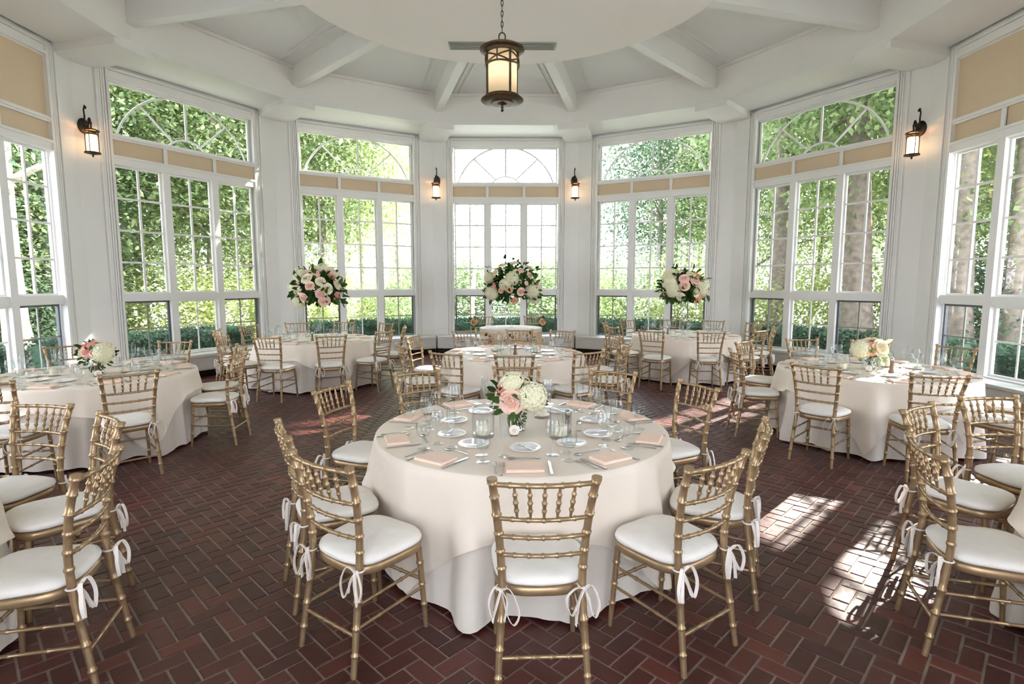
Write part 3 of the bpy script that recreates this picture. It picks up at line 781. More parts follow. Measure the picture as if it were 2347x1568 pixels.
mill = proto('pepper_mill', 'pepper mill', [('body', S(MB().lathe([(0, 0), (.024, 0), (.026, .006), (.018, .03), (.015, .06), (.013, .09), (.0165, .105), (.017, .112), (0, .112)], 18, cap=False), 'body', M['mill'], 50)), ('top_knob', S(MB().lathe([(0, .112), (.015, .113), (.018, .128), (.012, .142), (.0, .146)], 14, cap=False), 'top_knob', M['silver'], 50))])
shk = proto('salt_shaker', 'salt shaker', [('body', S(MB().lathe([(0, 0), (.018, 0), (.019, .005), (.016, .045), (.0, .045)], 14, cap=False), 'body', M['glass'], 50)), ('cap', S(MB().lathe([(.016, .045), (.0165, .058), (.010, .066), (0, .068)], 14, cap=False), 'cap', M['silver'], 50))])
MARK = MB()
for q in range(6): MARK.lathe([(0, -.0028), (.0026, 0), (0, .0028)], 6, (.0085*cos(q*pi/3), -.0062+.0015*sin(q*pi/3), .036+.0085*sin(q*pi/3)), cap=False)
numd = proto('table_number', 'table number', [('disc', S(MB().lathe([(0, -.003), (.030, -.003), (.032, 0), (.030, .003), (0, .003)], 24, cap=False).xf(Matrix.Translation((0, 0, .036)) @ Matrix.Rotation(RAD(80), 4, 'X')), 'disc', M['number'])),
      ('mark', MARK.mesh('mark', M['ink'])),
      ('stand', MB().box(-.022, .022, -.008, .016, 0, .008).mesh('stand', M['mill']))])
CH.clear()

def seats10(key):
    c, phrase, seats = T[key]
    A = [s[0] for s in seats]
    return c, phrase, A
def put(pr, c, r, phi, rz, label, group, z=ZT, scale=None, dr=0):
    x, y = pos(c, phi, r); return place(pr, (x, y, z), rz, label, group, scale)
full = {'C': True, 'L': True, 'R': True, 'C2': False, 'LB': False, 'RB': False}
rp = random.Random(21)
angs = {'C': [0, 34, 68, 108, 144, 180, -144, -108, -68, -36], 'L': [-26, 10, 46, 82, 118, 154, 190, -134, -98, -62]}
for key in ('C', 'L', 'R', 'C2', 'LB', 'RB'):
    c, phrase, A = seats10(key); A = angs.get(key, A); hs = hours(A); gname = phrase
    if key == 'R': A = [-16, 20, 56, 92, 128, 164, -160, -124, -88, -52]; hs = hours(A)
    for phi, h in zip(A, hs):
        j = lambda q: rp.uniform(-q, q)
        rz = RAD(phi); tail = 'at %s o\'clock on %s' % (h, phrase)
        put(plate, c, .49+j(.02), phi+j(2), rz+j(3), 'small white bread plate '+tail, 'bread plates on '+gname)
        put(napkin, c, .80+j(.01), phi+j(1), rz+pi/2+j(.08), 'folded blush napkin '+tail, 'blush napkins on '+gname)
        put(knife, c, .80, phi+8.5+j(.6), rz+j(.06), 'silver dinner knife '+tail, 'dinner knives on '+gname)
        put(fork, c, .81, phi-8.5+j(.6), rz+j(.06), 'silver dinner fork '+tail, 'dinner forks on '+gname)
        put(wine, c, .62+j(.02), phi+15+j(1.5), j(3), 'empty stemmed wine glass '+tail, 'wine glasses on '+gname)
        put(goblet, c, .73+j(.02), phi+18+j(1.5), j(3), 'empty water goblet '+tail, 'water goblets on '+gname)
        put(flute, c, .59+j(.015), phi+24.5+j(1.0), j(3), 'empty champagne flute '+tail, 'champagne flutes on '+gname)
        if full[key]:
            put(sfork, c, .80, phi-11.5+j(.6), rz+j(.06), 'silver salad fork '+tail, 'salad forks on '+gname)
            put(bknife, c, .49, phi+j(2), rz+.9+j(.3), 'butter knife across the plate '+tail, 'butter knives on '+gname, z=ZT+.016)
            put(spoon, c, .64, phi+j(2), rz+pi/2+j(.1), 'silver teaspoon '+tail, 'teaspoons on '+gname)
for key, items in {
    'C': [(jar, .32, -48, 1.25), (jar, .33, 44, 1.25), (mill, .31, 66, 1), (shk, .37, 76, 1), (jar, .3, 150, 1.1)],
    'C2': [(jar, .3, -20, 1.3), (jar, .3, 100, 1.3), (mill, .15, 8, 1.1), (jar, .3, -130, 1.3)],
    'L': [(jar, .3, 100, 1.1), (mill, .29, 40, 1), (jar, .32, -60, 1.1), (shk, .28, 52, 1)],
    'R': [(jar, .37, -80, 1.2), (mill, .24, 10, 1.1), (shk, .3, 20, 1), (jar, .3, 120, 1.1)],
    'LB': [(jar, .33, -70, 1.2), (jar, .33, 60, 1.2), (mill, .3, 10, 1)],
    'RB': [(jar, .33, -60, 1.2), (jar, .33, 60, 1.2), (mill, .3, -110, 1)]}.items():
    c, phrase, A = seats10(key); cnt = {}
    for pr, r_, phi, s in items:
        base = pr.name.split('.')[0]
        nm_ = {'hurricane_candle': 'glass cylinder with candle', 'pepper_mill': 'brown pepper mill', 'salt_shaker': 'tiny salt shaker'}[base]
        h = HOUR[int(round(6-phi/30.0)) % 12]
        put(pr, c, r_, phi, 0, '%s toward %s o\'clock on %s' % (nm_, h, phrase), base.replace('_', ' ')+'s', scale=s)
# partly visible place settings on the cut-off tables
for key, phi in (('FR', -140), ('FR', -170), ('FL', 135), ('FL', 165)):
    c, phrase, _ = T[key]; h = HOUR[int(round(6-phi/30.0)) % 12]; tail = 'at %s o\'clock on %s' % (h, phrase)
    put(napkin, c, .80, phi, RAD(phi)+pi/2, 'folded blush napkin '+tail, 'blush napkins on '+phrase)

# ---------------------------------------------------------------- flowers
def rose_mb(seed, R=.05):
    r_ = random.Random(seed); m = MB()
    for ring, (n_, rad, h, w_, tilt) in enumerate([(3, .10, .62, .30, .15), (4, .22, .66, .42, .3), (5, .40, .60, .52, .5), (6, .62, .50, .62, .85), (7, .86, .36, .72, 1.2)]):
        for i in range(n_):
            a = 2*pi*i/n_+ring*.7+r_.uniform(-.15, .15); o = len(m.v)
            ca, sa = cos(a), sin(a); G_ = 4
            for u in range(G_+1):
                for v in range(G_+1):
                    s = (u/G_-.5)*2; t = v/G_
                    wx = w_*s*sin(pi*(.18+.62*t)); rr = rad*(.35+.65*t)+.10*t*t*tilt-.16*s*s*(1-tilt*.3)*rad
                    z = h*t-.12*tilt*t*t*t+ .04*s*s - .25
                    if t > .9: rr += .05*tilt
                    m.v.append(((rr*ca-wx*sa)*R, (rr*sa+wx*ca)*R, z*R*1.1))
            for u in range(G_):
                for v in range(G_):
                    q = o+u*(G_+1)+v; m.f.append((q, q+1, q+G_+2, q+G_+1))
    m.lathe([(0, -.35*R), (.55*R, -.30*R), (.72*R, -.1*R), (.5*R, .15*R), (0, .2*R)], 12, cap=False)
    return m
def hyd_mb(seed, R=.07, n_=150):
    r_ = random.Random(seed); m = MB(); m.lathe([(0, -R*.8), (R*.6, -R*.6), (R*.82, 0), (R*.6, R*.6), (0, R*.82)], 14, cap=False)
    for i in range(n_):
        z = 1-2*(i+.5)/n_; a = i*2.39996; q = sqrt(max(0, 1-z*z)); d = Vector((q*cos(a), q*sin(a), z))
        e = d.orthogonal().normalized(); e.rotate(Matrix.Rotation(r_.uniform(0, 6), 3, d)); f = d.cross(e); c = d*R*r_.uniform(.86, 1.0); s = R*.17
        o = len(m.v)
        for k_ in range(4):
            t = pi/2*k_
            v1 = e*cos(t)+f*sin(t); v2 = e*cos(t+.6)+f*sin(t+.6); v0 = e*cos(t-.6)+f*sin(t-.6)
            b0 = len(m.v)
            m.v += [tuple(c), tuple(c+v0*s*.75+d*s*.25), tuple(c+v1*s*1.05+d*s*.15), tuple(c+v2*s*.75+d*s*.25)]
            m.f.append((b0, b0+1, b0+2, b0+3))
    return m
def leaves_mb(seed, n_, R, size=.05, drop=.2, flat=1.0):
    r_ = random.Random(seed); m = MB()
    for i in range(n_):
        a = r_.uniform(0, 2*pi); z = r_.uniform(-drop, 1); q = sqrt(max(0, 1-z*z)); d = Vector((q*cos(a), q*sin(a), z*flat)).normalized()
        c = d*R*r_.uniform(.75, 1.12); ax = (d+Vector((r_.uniform(-.8, .8), r_.uniform(-.8, .8), r_.uniform(-.8, .5)))).normalized()
        sd = ax.cross(Vector((r_.uniform(-1, 1), r_.uniform(-1, 1), r_.uniform(-1, 1)))).normalized(); nn = ax.cross(sd)
        L = size*r_.uniform(.7, 1.3); W = L*.26; o = len(m.v)
        P_ = [c, c+ax*L*.3+sd*W+nn*W*.3, c+ax*L*.7+sd*W*.8+nn*W*.1, c+ax*L-nn*W*.5, c+ax*L*.7-sd*W*.8+nn*W*.1, c+ax*L*.3-sd*W+nn*W*.3, c+ax*L*.5]
        m.v += [tuple(p) for p in P_]
        m.f += [(o, o+1, o+6), (o+1, o+2, o+6), (o+2, o+3, o+6), (o+3, o+4, o+6), (o+4, o+5, o+6), (o+5, o, o+6)]
    return m
ROSE = {k_: [S(rose_mb(q), 'rose', M[k_], 80) for q in range(2)] for k_ in ('blush', 'pink', 'peachp', 'ivoryp')}
HYD = [hyd_mb(q).mesh('hydrangea', M['hydr']) for q in range(2)]
def aim(d, spin=0):
    q = Vector(d).normalized().to_track_quat('Z', 'Y').to_euler(); return q
def bouquet_blooms(root, blooms, Rb):
    for (kind, az, el, s) in blooms:
        a = RAD(az); e = RAD(el); d = Vector((cos(e)*sin(a), -cos(e)*cos(a), sin(e)))
        me_ = HYD[int(az) % 2] if kind == 'hydr' else ROSE[kind][int(az+el) % 2]
        r_ = (.07 if kind == 'hydr' else .05)*s
        link('hydrangea' if kind == 'hydr' else 'rose', me_, root, tuple(Vector(d)*(Rb*.95)), rot=aim(d), scale=s)
def low_arrangement(loc, label, blooms, seed, s=1.0, tint='leaf_b'):
    r = bpy.data.objects.new('flower_arrangement', None); COL.objects.link(r); r.location = (loc[0], loc[1], ZT)
    tag(r, label, 'flower arrangement', 'low flower arrangements')
    vz = [(0, 0), (.052, 0), (.055, .004), (.06, .10), (.068, .125), (.066, .125), (.057, .10), (.052, .008), (0, .006)]
    ob('glass_vase', MB().lathe(vz, 24, cap=False), M['glass'], r, smooth=True, ang=60)
    wt = MB(); r_ = random.Random(seed)
    for i in range(14):
        a = r_.uniform(0, 6.28); wt.tube([(.04*cos(a), .04*sin(a), .012), (.01*cos(a+2), .01*sin(a+2), .08), (.05*cos(a+3), .05*sin(a+3), .15)], .003, 5)
    ob('stems', wt, M['stem'], r)
    ob('vase_leaves', leaves_mb(seed+1, 30, .038, .03, .9).xf(Matrix.Translation((0, 0, .085))), M['leaf_b'], r)
    h = bpy.data.objects.new('bouquet', None); COL.objects.link(h); h.parent = r; h.location = (0, 0, .15+.04*s)
    ob('leaves', leaves_mb(seed, 60, .092*s, .07, .8), M[tint], h)
    bouquet_blooms(h, [(k_, a_, e_, q_*s/1.2) for k_, a_, e_, q_ in blooms], .10*s)
    return r
low_arrangement((.07, 3.42), 'low bouquet of blush roses and big cream hydrangea in glass on the front centre table',
    [('blush', -18, 0, 1.35), ('hydr', 42, 12, 1.25), ('hydr', -25, 58, .95), ('pink', 12, 8, .75), ('pink', -45, 22, .85), ('blush', 5, 34, .9), ('ivoryp', 20, 75, 1.2), ('blush', -62, 5, 1.0), ('blush', 75, 40, 1.0), ('ivoryp', 140, 30, 1.3), ('hydr', 190, 30, 1.0), ('peachp', -120, 25, 1.1), ('pink', 100, 30, .8), ('blush', -85, 40, .9), ('pink', -5, 20, .55), ('blush', 32, 50, .8), ('blush', -30, 12, 1.0), ('peachp', 8, -8, .6), ('ivoryp', 60, 45, 1.0), ('blush', -50, 50, .9), ('pink', -68, 28, .7), ('ivoryp', 95, 12, 1.1), ('blush', 20, 18, .7)], 3, 1.36)
low_arrangement((-4.14, 5.58), 'low bouquet with a bright pink rose and cream hydrangea on the left window-side table',
    [('pink', 20, 22, 1.35), ('hydr', 55, 10, 1.3), ('blush', 90, 25, 1.2), ('blush', -10, 15, 1.1), ('pink', -30, 45, .9), ('blush', 30, 55, 1.0), ('ivoryp', 75, 50, .9), ('blush', -60, 20, 1.0), ('ivoryp', 160, 30, 1.1), ('pink', -120, 30, 1.0), ('hydr', 210, 20, 1.0), ('ivoryp', -38, 5, 1.0), ('blush', 70, 5, .9), ('blush', 8, 50, .9), ('pink', -8, 70, .9)], 8, 1.4)
low_arrangement((3.9, 5.80), 'low bouquet of peach rose, white bloom and cream hydrangea on the right window-side table',
    [('peachp', -32, 12, 1.25), ('ivoryp', 10, 18, 1.6), ('hydr', -75, 8, 1.3), ('blush', -50, 45, 1.1), ('blush', -95, 25, 1.0), ('peachp', -20, 50, .9), ('ivoryp', -5, 60, .9), ('hydr', 150, 20, 1.1), ('pink', 90, 30, .9), ('blush', 50, 30, 1.0)], 15, 1.42, 'leaf_g')
for c_, lab in (((.05, 3.28), 'round cream table number disc in front of the vase on the front centre table'), ((-4.03, 5.42), 'round cream table number disc before the vase on the left window-side table'), ((3.8, 5.66), 'round cream table number disc before the vase on the right window-side table')):
    place(numd, (c_[0], c_[1], ZT), RAD(atan2(c_[0], c_[1])*-57.3*.9), lab, 'table number discs')
def tall_arrangement(loc, zt, label, Rb, zc, blooms, seed):
    r = bpy.data.objects.new('tall_flower_arrangement', None); COL.objects.link(r); r.location = (loc[0], loc[1], zt)
    tag(r, label, 'flower arrangement', 'tall flower arrangements')
    H = zc-Rb*.55
    prof = [(0, 0), (.075, 0), (.078, .008), (.05, .02), (.022, .05), (.02, .12), (.024, H*.5), (.038, H*.8), (.065, H), (.063, H), (.036, H*.8), (.021, H*.5), (.016, .12), (.0, .10)]
    ob('trumpet_vase', MB().lathe(prof, 24, cap=False), M['glass'], r, smooth=True, ang=60)
    h = bpy.data.objects.new('bouquet', None); COL.objects.link(h); h.parent = r; h.location = (0, 0, zc)
    lm = leaves_mb(seed, 420, Rb*.70, .10, .72, .8).join(leaves_mb(seed+5, 130, Rb*.98, .12, .6, .8)).join(leaves_mb(seed+9, 320, Rb*.5, .11, .9, .9))
    ob('leaves', lm, M['leaf_b'], h)
    bouquet_blooms(h, blooms, Rb*.98)
    return r
def rand_blooms(seed, n_, big=1.9):
    r_ = random.Random(seed); out = []
    for i in range(n_):
        z = .95-1.45*(i+.5)/n_; az = (i*137.5+r_.uniform(-12, 12)) % 360-180
        kind = r_.choice(['hydr', 'ivoryp', 'blush', 'blush', 'peachp', 'ivoryp', 'pink'])
        s = big*(1.15 if kind == 'hydr' else r_.uniform(.75, 1.15))
        out.append((kind, az, math.degrees(math.asin(max(-1, min(1, z)))), s))
    return out
tall_arrangement((-3.05, 9.05), ZT, 'tall glass vase with round rose and greenery ball on the back left table', .37, .80, rand_blooms(4, 34, 1.7), 30)
tall_arrangement((3.13, 9.72), ZT, 'tall glass vase with round rose and greenery ball on the back right table', .37, .80, rand_blooms(9, 34, 1.7), 60)

# ---------------------------------------------------------------- head table by the centre window
HX, HY = .10, 11.15
t = tag(bpy.data.objects.new('head_table', None), 'small round head table in front of the centre window', 'table'); COL.objects.link(t); t.location = (HX, HY, 0)
ob('tabletop', MB().lathe([(0, .72), (.60, .72), (.605, .735), (.60, .747), (0, .747)], 48, cap=False), M['wood'], t)
for q in range(4): link('leg', tb_leg, t, (.35*cos(pi/4+q*pi/2), .35*sin(pi/4+q*pi/2), 0))
v = ob('head_tablecloth', cloth_mb(.62, .755, .04, 2.2, .05, .03, n1=9), M['peach'], smooth=True, ang=70, loc=(HX, HY, 0)); tag(v, 'peach-lit floor-length cloth on the small head table by the centre window', 'tablecloth')
v = ob('head_top_cloth', cloth_mb(.632, .762, .70, 2.2, .02, .02, n1=9), M['underlay'], smooth=True, ang=70, loc=(HX, HY, 0)); tag(v, 'short white topper cloth on the small head table by the centre window', 'tablecloth')
tall_arrangement((HX+.02, HY+.05), .764, 'largest tall rose and greenery ball arrangement, on the small head table', .56, .82,
    [('hydr', 0, 18, 2.0), ('hydr', -52, -14, 2.0), ('hydr', 50, -10, 2.1), ('peachp', 5, -30, 1.5), ('peachp', -5, -6, 1.3), ('peachp', -25, -8, 1.1), ('ivoryp', -48, 32, 1.5), ('blush', 25, 38, 1.3), ('blush', 48, 26, 1.4), ('pink', -42, 4, 1.0), ('blush', 33, 8, .9), ('ivoryp', -35, 55, 1.2), ('ivoryp', 20, 66, 1.3), ('blush', -75, 10, 1.3), ('blush', 80, 8, 1.3), ('pink', 78, -18, .8)]+rand_blooms(12, 16, 1.5), 90)
for sx_, nm_ in ((-.55, 'left'), (.56, 'right')):
    x, y = HX+sx_-.05, 11.95
    o = place(chair, (x, y, 0), pi, 'gold chair with a pink flower bunch, %s of two behind the head table' % nm_, 'gold chairs behind the head table')
    gl = bpy.data.objects.new('flower_bunch', None); COL.objects.link(gl); gl.location = (x+(-.20 if sx_ < 0 else .2), y+.20, .80)
    tag(gl, 'small pink rose bunch tied to the %s chair behind the head table' % nm_, 'flowers', 'flower bunches on the head table chairs')
    bouquet_blooms(gl, [('peachp', 0, 5, 1.5), ('blush', -60, 30, 1.2), ('ivoryp', 60, 20, 1.2), ('blush', 30, -40, 1.1), ('ivoryp', -30, -40, 1.1), ('pink', 180, 10, 1.2)], .055)
    ob('leaves', leaves_mb(77+int(sx_*10), 40, .08, .06, .9), M['leaf_b'], gl)
for i, (dx, z) in enumerate(((-.46, .58), (-.05, .60), (.38, .62))):
    gl = bpy.data.objects.new('hanging_rose_cluster', None); COL.objects.link(gl); gl.location = (HX+dx, HY-sqrt(.69**2-dx*dx)-.07, z)
    tag(gl, 'small rose cluster pinned to the %s of the head table cloth' % ('left side', 'middle', 'right side')[i], 'flowers', 'rose clusters on the head table cloth')
    bouquet_blooms(gl, [('blush', 0, 0, 1.2), ('ivoryp', -40, 50, 1.0), ('ivoryp', 40, -50, 1.0), ('pink', 20, 60, .8)], .05)
    ob('leaves', leaves_mb(97+i, 20, .06, .06, .9), M['leaf_b'], gl)
for i, (dx, dy) in enumerate(((-.38, -.2), (-.3, .1), (.36, -.15), (.28, .2))):
    pr = (goblet, flute)[i % 2]
    place(pr, (HX+dx, HY+dy, .764), 0, 'clear %s on the %s of the head table' % ((('water goblet', 'champagne flute')[i % 2]), ('left half', 'right half')[i//2]), 'glasses on the head table')

# ---------------------------------------------------------------- outdoors
struct(ob('ground', MB().box(-60, 60, -20, 90, -.4, -.15), M['bounce_ground']))
GAPS = [((2.05, 3.55, 0), .42), ((1.95, 2.85, 0), .30), ((2.15, 3.1, 0), .22), ((2.6, 6.8, 0), .45), ((1.8, 6.2, 0), .35), ((3.9, 5.4, .75), .5), ((3.0, 7.5, 0), .35), ((-1.95, 6.4, 0), .5), ((-1.7, 6.95, 0), .35), ((-2.2, 6.0, 0), .3), ((1.1, 6.2, .45), .3), ((4.3, 6.2, .75), .35), ((4.5, 8.5, .5), .5), ((4.9, 5.0, .5), .4)]
def blocked(p):
    for (q, r_) in GAPS:
        v_ = p-Vector(q); t = v_.dot(SUN_DIR)
        if t > 0 and (v_-SUN_DIR*t).length < r_: return True
    return False
def leafcloud(seed, n_, rx, ry, rz_, size=.11, clump=40, spread=.38, shell=.55):
    r_ = random.Random(seed); m = MB(); cl_ = []
    for i in range(max(1, n_//clump)):
        a = r_.uniform(0, 2*pi); z = r_.uniform(-1, 1); q = sqrt(1-z*z); d = r_.uniform(shell, 1)
        cl_.append(Vector((rx*q*cos(a)*d, ry*q*sin(a)*d, rz_*z*d)))
    for c in cl_:
        for i in range(clump):
            p = c+Vector((r_.gauss(0, spread), r_.gauss(0, spread), r_.gauss(0, spread*.6)))
            ax = Vector((r_.uniform(-1, 1), r_.uniform(-1, 1), r_.uniform(-.7, .4))).normalized()
            sd = ax.cross(Vector((r_.uniform(-.5, .5), r_.uniform(-.5, .5), 1))).normalized()
            L = size*r_.uniform(.7, 1.4); o = len(m.v)
            m.v += [tuple(p), tuple(p+ax*L*.5+sd*L*.36), tuple(p+ax*L), tuple(p+ax*L*.5-sd*L*.36)]
            m.f.append((o, o+1, o+2, o+3))
    return m
CL = {}
def cloud(kind, mt):
    if (kind, mt) not in CL:
        P_ = {'crown': (11, 10500, 2.3, 2.3, 2.2, .098), 'crown2': (12, 9500, 2.0, 2.0, 2.6, .095), 'bush': (13, 6200, 1.55, 1.1, 1.1, .088), 'sparse': (14, 1500, 2.0, 2.0, 2.2, .1)}[kind]
        CL[(kind, mt)] = leafcloud(P_[0], P_[1], P_[2], P_[3], P_[4], P_[5]).mesh('crown', M[mt])
    return CL[(kind, mt)]
WN = {-3: 'left side window', -2: 'second window from left', -1: 'third window from left', 0: 'centre window', 1: 'third window from right', 2: 'second window from right', 3: 'right side window'}
PANE = {}
def where(x, y):
    k_ = bay_of(x, y); (bx_, by_), rz_ = bay_xf(k_); a_ = -rz_; u_ = []
    for xl in (-.43, .43):
        px = bx_+cos(a_)*xl; py = by_-sin(a_)*xl; u_.append(px/py if py > .3 else (9 if px > 0 else -9))
    q = x/max(y, .3); c_ = 'left casement' if q < min(u_) else ('right casement' if q > max(u_) else 'middle casement')
    return c_+' of the '+WN[k_], WN[k_]
def bay_of(x, y):
    u = 1173.5+1262*(x*cos(.011)-y*sin(.011))/max(y, .5)
    for k_, lim in ((-3, 160), (-2, 620), (-1, 1000), (0, 1320), (1, 1670), (2, 2090)):
        if u < lim: return k_
    return 3
def mesh_gapped(base, loc, rz, sc):
    """own copy of a crown, with the leaves that stand in the clear sun lines left out"""
    mat_ = Matrix.Translation(loc) @ Matrix.Rotation(rz, 4, 'Z') @ Matrix.Diagonal((sc[0], sc[1], sc[2], 1))
    vs = [v.co.copy() for v in base.vertices]; m = MB(); cut = 0
    for i in range(0, len(vs), 4):
        if blocked(mat_ @ vs[i]): cut += 1; continue
        m.add([vs[i+j] for j in range(4)], [(0, 1, 2, 3)])
    if cut == 0: return base
    return m.mesh('crown', base.materials[0])
def tree(x, y, h, r, kind, mt, look, trunk_r=.14, bark='bark', lean=0.0, base=0.42, zc=None):
    t = bpy.data.objects.new('tree', None); COL.objects.link(t); t.location = (x, y, -.15)
    wh = where(x, y)
    tag(t, '%s beyond the %s' % (look, wh[0]), 'tree', 'trees beyond the '+wh[1])
    rnd = random.Random(int(x*31+y*17)); m = MB(); pts = []
    for i in range(9):
        q = i/8; pts.append((lean*q*h+.12*sin(q*5+x), .1*sin(q*4+y), h*.92*q))
    m.tube(pts, [trunk_r*(1.35 if i == 0 else 1-.75*(i/8)**1.2) for i in range(9)], 10)
    for i in range(7):
        q = rnd.uniform(.35, .85); p = Vector(pts[int(q*8)]); a = rnd.uniform(0, 6.28); L = r*rnd.uniform(.6, 1.1)
        m.tube([p, p+Vector((cos(a)*L*.5, sin(a)*L*.5, L*.35)), p+Vector((cos(a)*L, sin(a)*L, L*.45))], [trunk_r*.4, trunk_r*.25, trunk_r*.08], 6)
    ob('trunk', m, M[bark], t, smooth=True, ang=80)
    zc = h*.62 if zc is None else zc
    for q in range(1 if kind == 'sparse' else 2):
        me_ = cloud(kind if q == 0 else ('crown2' if kind == 'crown' else kind), mt)
        s = (r/2.2, r/2.2, h*.40/2.3); loc = (lean*h*.6+(.4*r if q else 0)*cos(x), .3*r*sin(y)*q, zc+(h*.16 if q else -h*.03)); rz = rnd.uniform(0, 6)
        me2 = mesh_gapped(me_, Vector((x+loc[0], y+loc[1], loc[2]-.15)), rz, s)
        link('crown', me2, t, loc, rz, scale=s)
    return t
def bush(x, y, s, mt, look, sz=1.0):
    wh = where(x, y); o = link('bush', cloud('bush', mt), None, (x, y, .8*s*sz-.15), random.Random(int(x*9+y*5)).uniform(0, 6), scale=(s, s, s*sz))
    return tag(o, '%s beyond the %s' % (look, wh[0]), 'bush', 'bushes beyond the '+wh[1])
def pol(az, d): # azimuth in degrees from +y (to the right), distance from room centre
    return d*sin(RAD(az)), CY+d*cos(RAD(az))
rt_ = random.Random(40)
# left half: dense and sunlit
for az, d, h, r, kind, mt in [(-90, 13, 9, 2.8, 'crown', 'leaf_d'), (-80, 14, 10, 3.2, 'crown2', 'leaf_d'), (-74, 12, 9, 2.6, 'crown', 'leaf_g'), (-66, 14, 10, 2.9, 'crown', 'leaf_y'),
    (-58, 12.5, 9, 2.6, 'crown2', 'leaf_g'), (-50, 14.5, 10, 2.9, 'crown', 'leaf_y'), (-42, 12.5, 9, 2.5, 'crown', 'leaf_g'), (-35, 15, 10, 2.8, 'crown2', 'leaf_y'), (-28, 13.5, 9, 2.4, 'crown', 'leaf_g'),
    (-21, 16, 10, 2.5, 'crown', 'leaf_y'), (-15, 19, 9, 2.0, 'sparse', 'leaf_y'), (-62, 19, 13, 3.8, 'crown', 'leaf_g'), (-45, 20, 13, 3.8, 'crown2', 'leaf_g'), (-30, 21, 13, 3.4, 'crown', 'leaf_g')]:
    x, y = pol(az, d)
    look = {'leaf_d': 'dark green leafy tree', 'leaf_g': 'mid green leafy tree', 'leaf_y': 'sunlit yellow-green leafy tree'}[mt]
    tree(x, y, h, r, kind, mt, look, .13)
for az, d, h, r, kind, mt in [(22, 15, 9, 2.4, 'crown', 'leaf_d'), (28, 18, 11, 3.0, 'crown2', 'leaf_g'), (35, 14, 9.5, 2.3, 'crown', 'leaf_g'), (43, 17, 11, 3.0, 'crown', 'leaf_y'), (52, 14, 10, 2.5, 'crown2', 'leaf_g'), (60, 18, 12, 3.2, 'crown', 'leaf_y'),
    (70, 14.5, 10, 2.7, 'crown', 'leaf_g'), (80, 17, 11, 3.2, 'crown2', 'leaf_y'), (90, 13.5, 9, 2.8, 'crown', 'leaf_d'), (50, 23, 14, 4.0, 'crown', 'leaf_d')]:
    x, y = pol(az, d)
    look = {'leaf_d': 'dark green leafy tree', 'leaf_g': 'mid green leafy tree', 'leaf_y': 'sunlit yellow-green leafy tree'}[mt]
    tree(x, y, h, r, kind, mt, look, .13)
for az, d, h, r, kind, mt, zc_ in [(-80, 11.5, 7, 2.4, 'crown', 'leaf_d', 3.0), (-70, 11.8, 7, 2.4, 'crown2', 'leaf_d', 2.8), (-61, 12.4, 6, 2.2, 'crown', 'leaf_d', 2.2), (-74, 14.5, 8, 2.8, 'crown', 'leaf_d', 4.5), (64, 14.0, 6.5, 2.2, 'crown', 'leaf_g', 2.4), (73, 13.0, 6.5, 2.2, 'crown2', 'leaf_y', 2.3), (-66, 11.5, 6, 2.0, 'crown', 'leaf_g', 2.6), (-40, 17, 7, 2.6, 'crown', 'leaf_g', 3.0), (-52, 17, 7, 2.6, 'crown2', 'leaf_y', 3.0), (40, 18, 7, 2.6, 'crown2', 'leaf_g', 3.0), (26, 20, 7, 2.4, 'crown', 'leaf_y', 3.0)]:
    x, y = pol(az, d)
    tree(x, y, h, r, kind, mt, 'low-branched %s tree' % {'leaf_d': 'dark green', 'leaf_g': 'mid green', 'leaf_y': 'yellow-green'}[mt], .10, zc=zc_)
# big trunks close to the right windows, slim ones at the left; (pixel bearing x/y, depth)
for bx, y, tr_, h, lk, kd in [(.632, 12.2, .31, 13, 'thick grey-barked trunk rising', 'crown'), (.487, 13.8, .20, 13, 'straight brown-grey trunk rising', 'crown'), (.820, 10.6, .22, 12, 'leaning grey trunk', 'crown'), (.925, 10.0, .17, 12, 'forked grey trunk', 'crown2'),
                              (-.655, 17, .16, 12, 'slim dark trunk', 'crown'), (-.335, 18, .17, 12, 'slim brown trunk', 'crown2')]:
    tree(bx*y, y, h, 2.6, kd, 'leaf_g', lk, tr_, 'bark', lean=.015 if bx > .8 else 0, zc=h*.66)
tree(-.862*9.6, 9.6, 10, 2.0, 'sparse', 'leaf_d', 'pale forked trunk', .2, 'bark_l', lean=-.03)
tree(-1.2, 21, 9, 2.0, 'sparse', 'leaf_y', 'thin pale twiggy tree', .08, 'bark_l')
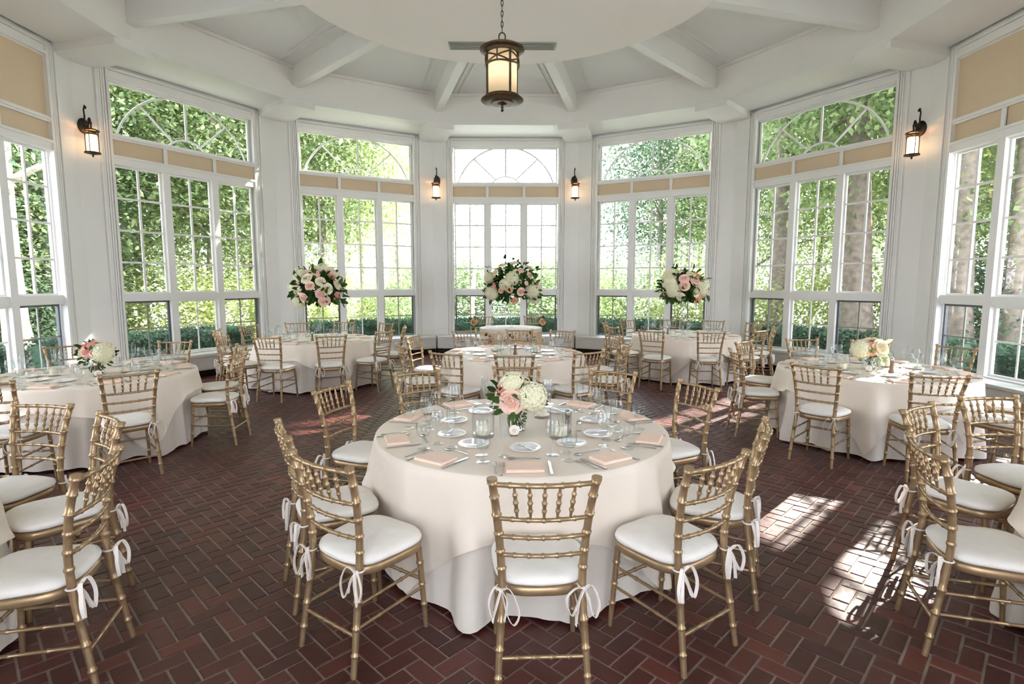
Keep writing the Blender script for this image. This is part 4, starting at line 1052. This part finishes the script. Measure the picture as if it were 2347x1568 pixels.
# understorey
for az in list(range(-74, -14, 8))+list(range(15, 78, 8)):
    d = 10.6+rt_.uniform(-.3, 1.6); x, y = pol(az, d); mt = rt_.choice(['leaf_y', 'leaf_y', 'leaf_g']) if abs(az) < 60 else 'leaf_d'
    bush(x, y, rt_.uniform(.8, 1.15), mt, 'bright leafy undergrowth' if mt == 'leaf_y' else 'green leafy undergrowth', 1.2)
for az in (-13, -8, -3, 3, 8, 12):
    x, y = pol(az, 24+rt_.uniform(-2, 3)); bush(x, y, 2.0, 'leaf_g', 'pale distant shrub', .9)
# clipped hedges along the building
hm = None
hr = random.Random(2); hb = MB(); hb.box(-1.80, 1.80, -.42, .42, -.1, .62)
for i in range(5200):
    f = hr.random(); x = hr.uniform(-1.84, 1.84)
    if f < .45: p = Vector((x, -.45+hr.gauss(0, .03), hr.uniform(-.1, .66)))
    elif f < .85: p = Vector((x, hr.uniform(-.46, .46), .66+hr.gauss(0, .025)))
    else: p = Vector((x, .45+hr.gauss(0, .03), hr.uniform(-.1, .66)))
    ax = Vector((hr.uniform(-1, 1), hr.uniform(-1, 1), hr.uniform(-.3, 1))).normalized(); sd = ax.cross(Vector((hr.uniform(-1, 1), hr.uniform(-1, 1), hr.uniform(-1, 1)))).normalized(); L = .07
    o = len(hb.v); hb.v += [tuple(p), tuple(p+ax*L*.5+sd*L*.35), tuple(p+ax*L), tuple(p+ax*L*.5-sd*L*.35)]; hb.f.append((o, o+1, o+2, o+3))
hme = hb.mesh('hedge', M['leaf_h'])
for k_ in range(-3, 4):
    a = RAD(30*k_); o = link('hedge', hme, None, ((AP+1.5)*sin(a), CY+(AP+1.5)*cos(a), 0), -a)
    tag(o, 'dark clipped hedge just outside the '+WN[k_], 'hedge', 'clipped hedges outside the windows')

# neighbours that look alike are told apart by how far back they stand
from collections import defaultdict
dd = defaultdict(list)
for o in COL.objects:
    if o.parent is None and o.get('category') in ('tree', 'bush'): dd[o['label']].append(o)
for lb, L in dd.items():
    if len(L) < 2: continue
    L.sort(key=lambda o: o.location.x**2+o.location.y**2)
    for o, w_ in zip(L, ('nearer', 'farther') if len(L) == 2 else ('nearest', 'middle', 'farthest')): o['label'] = w_+' '+lb
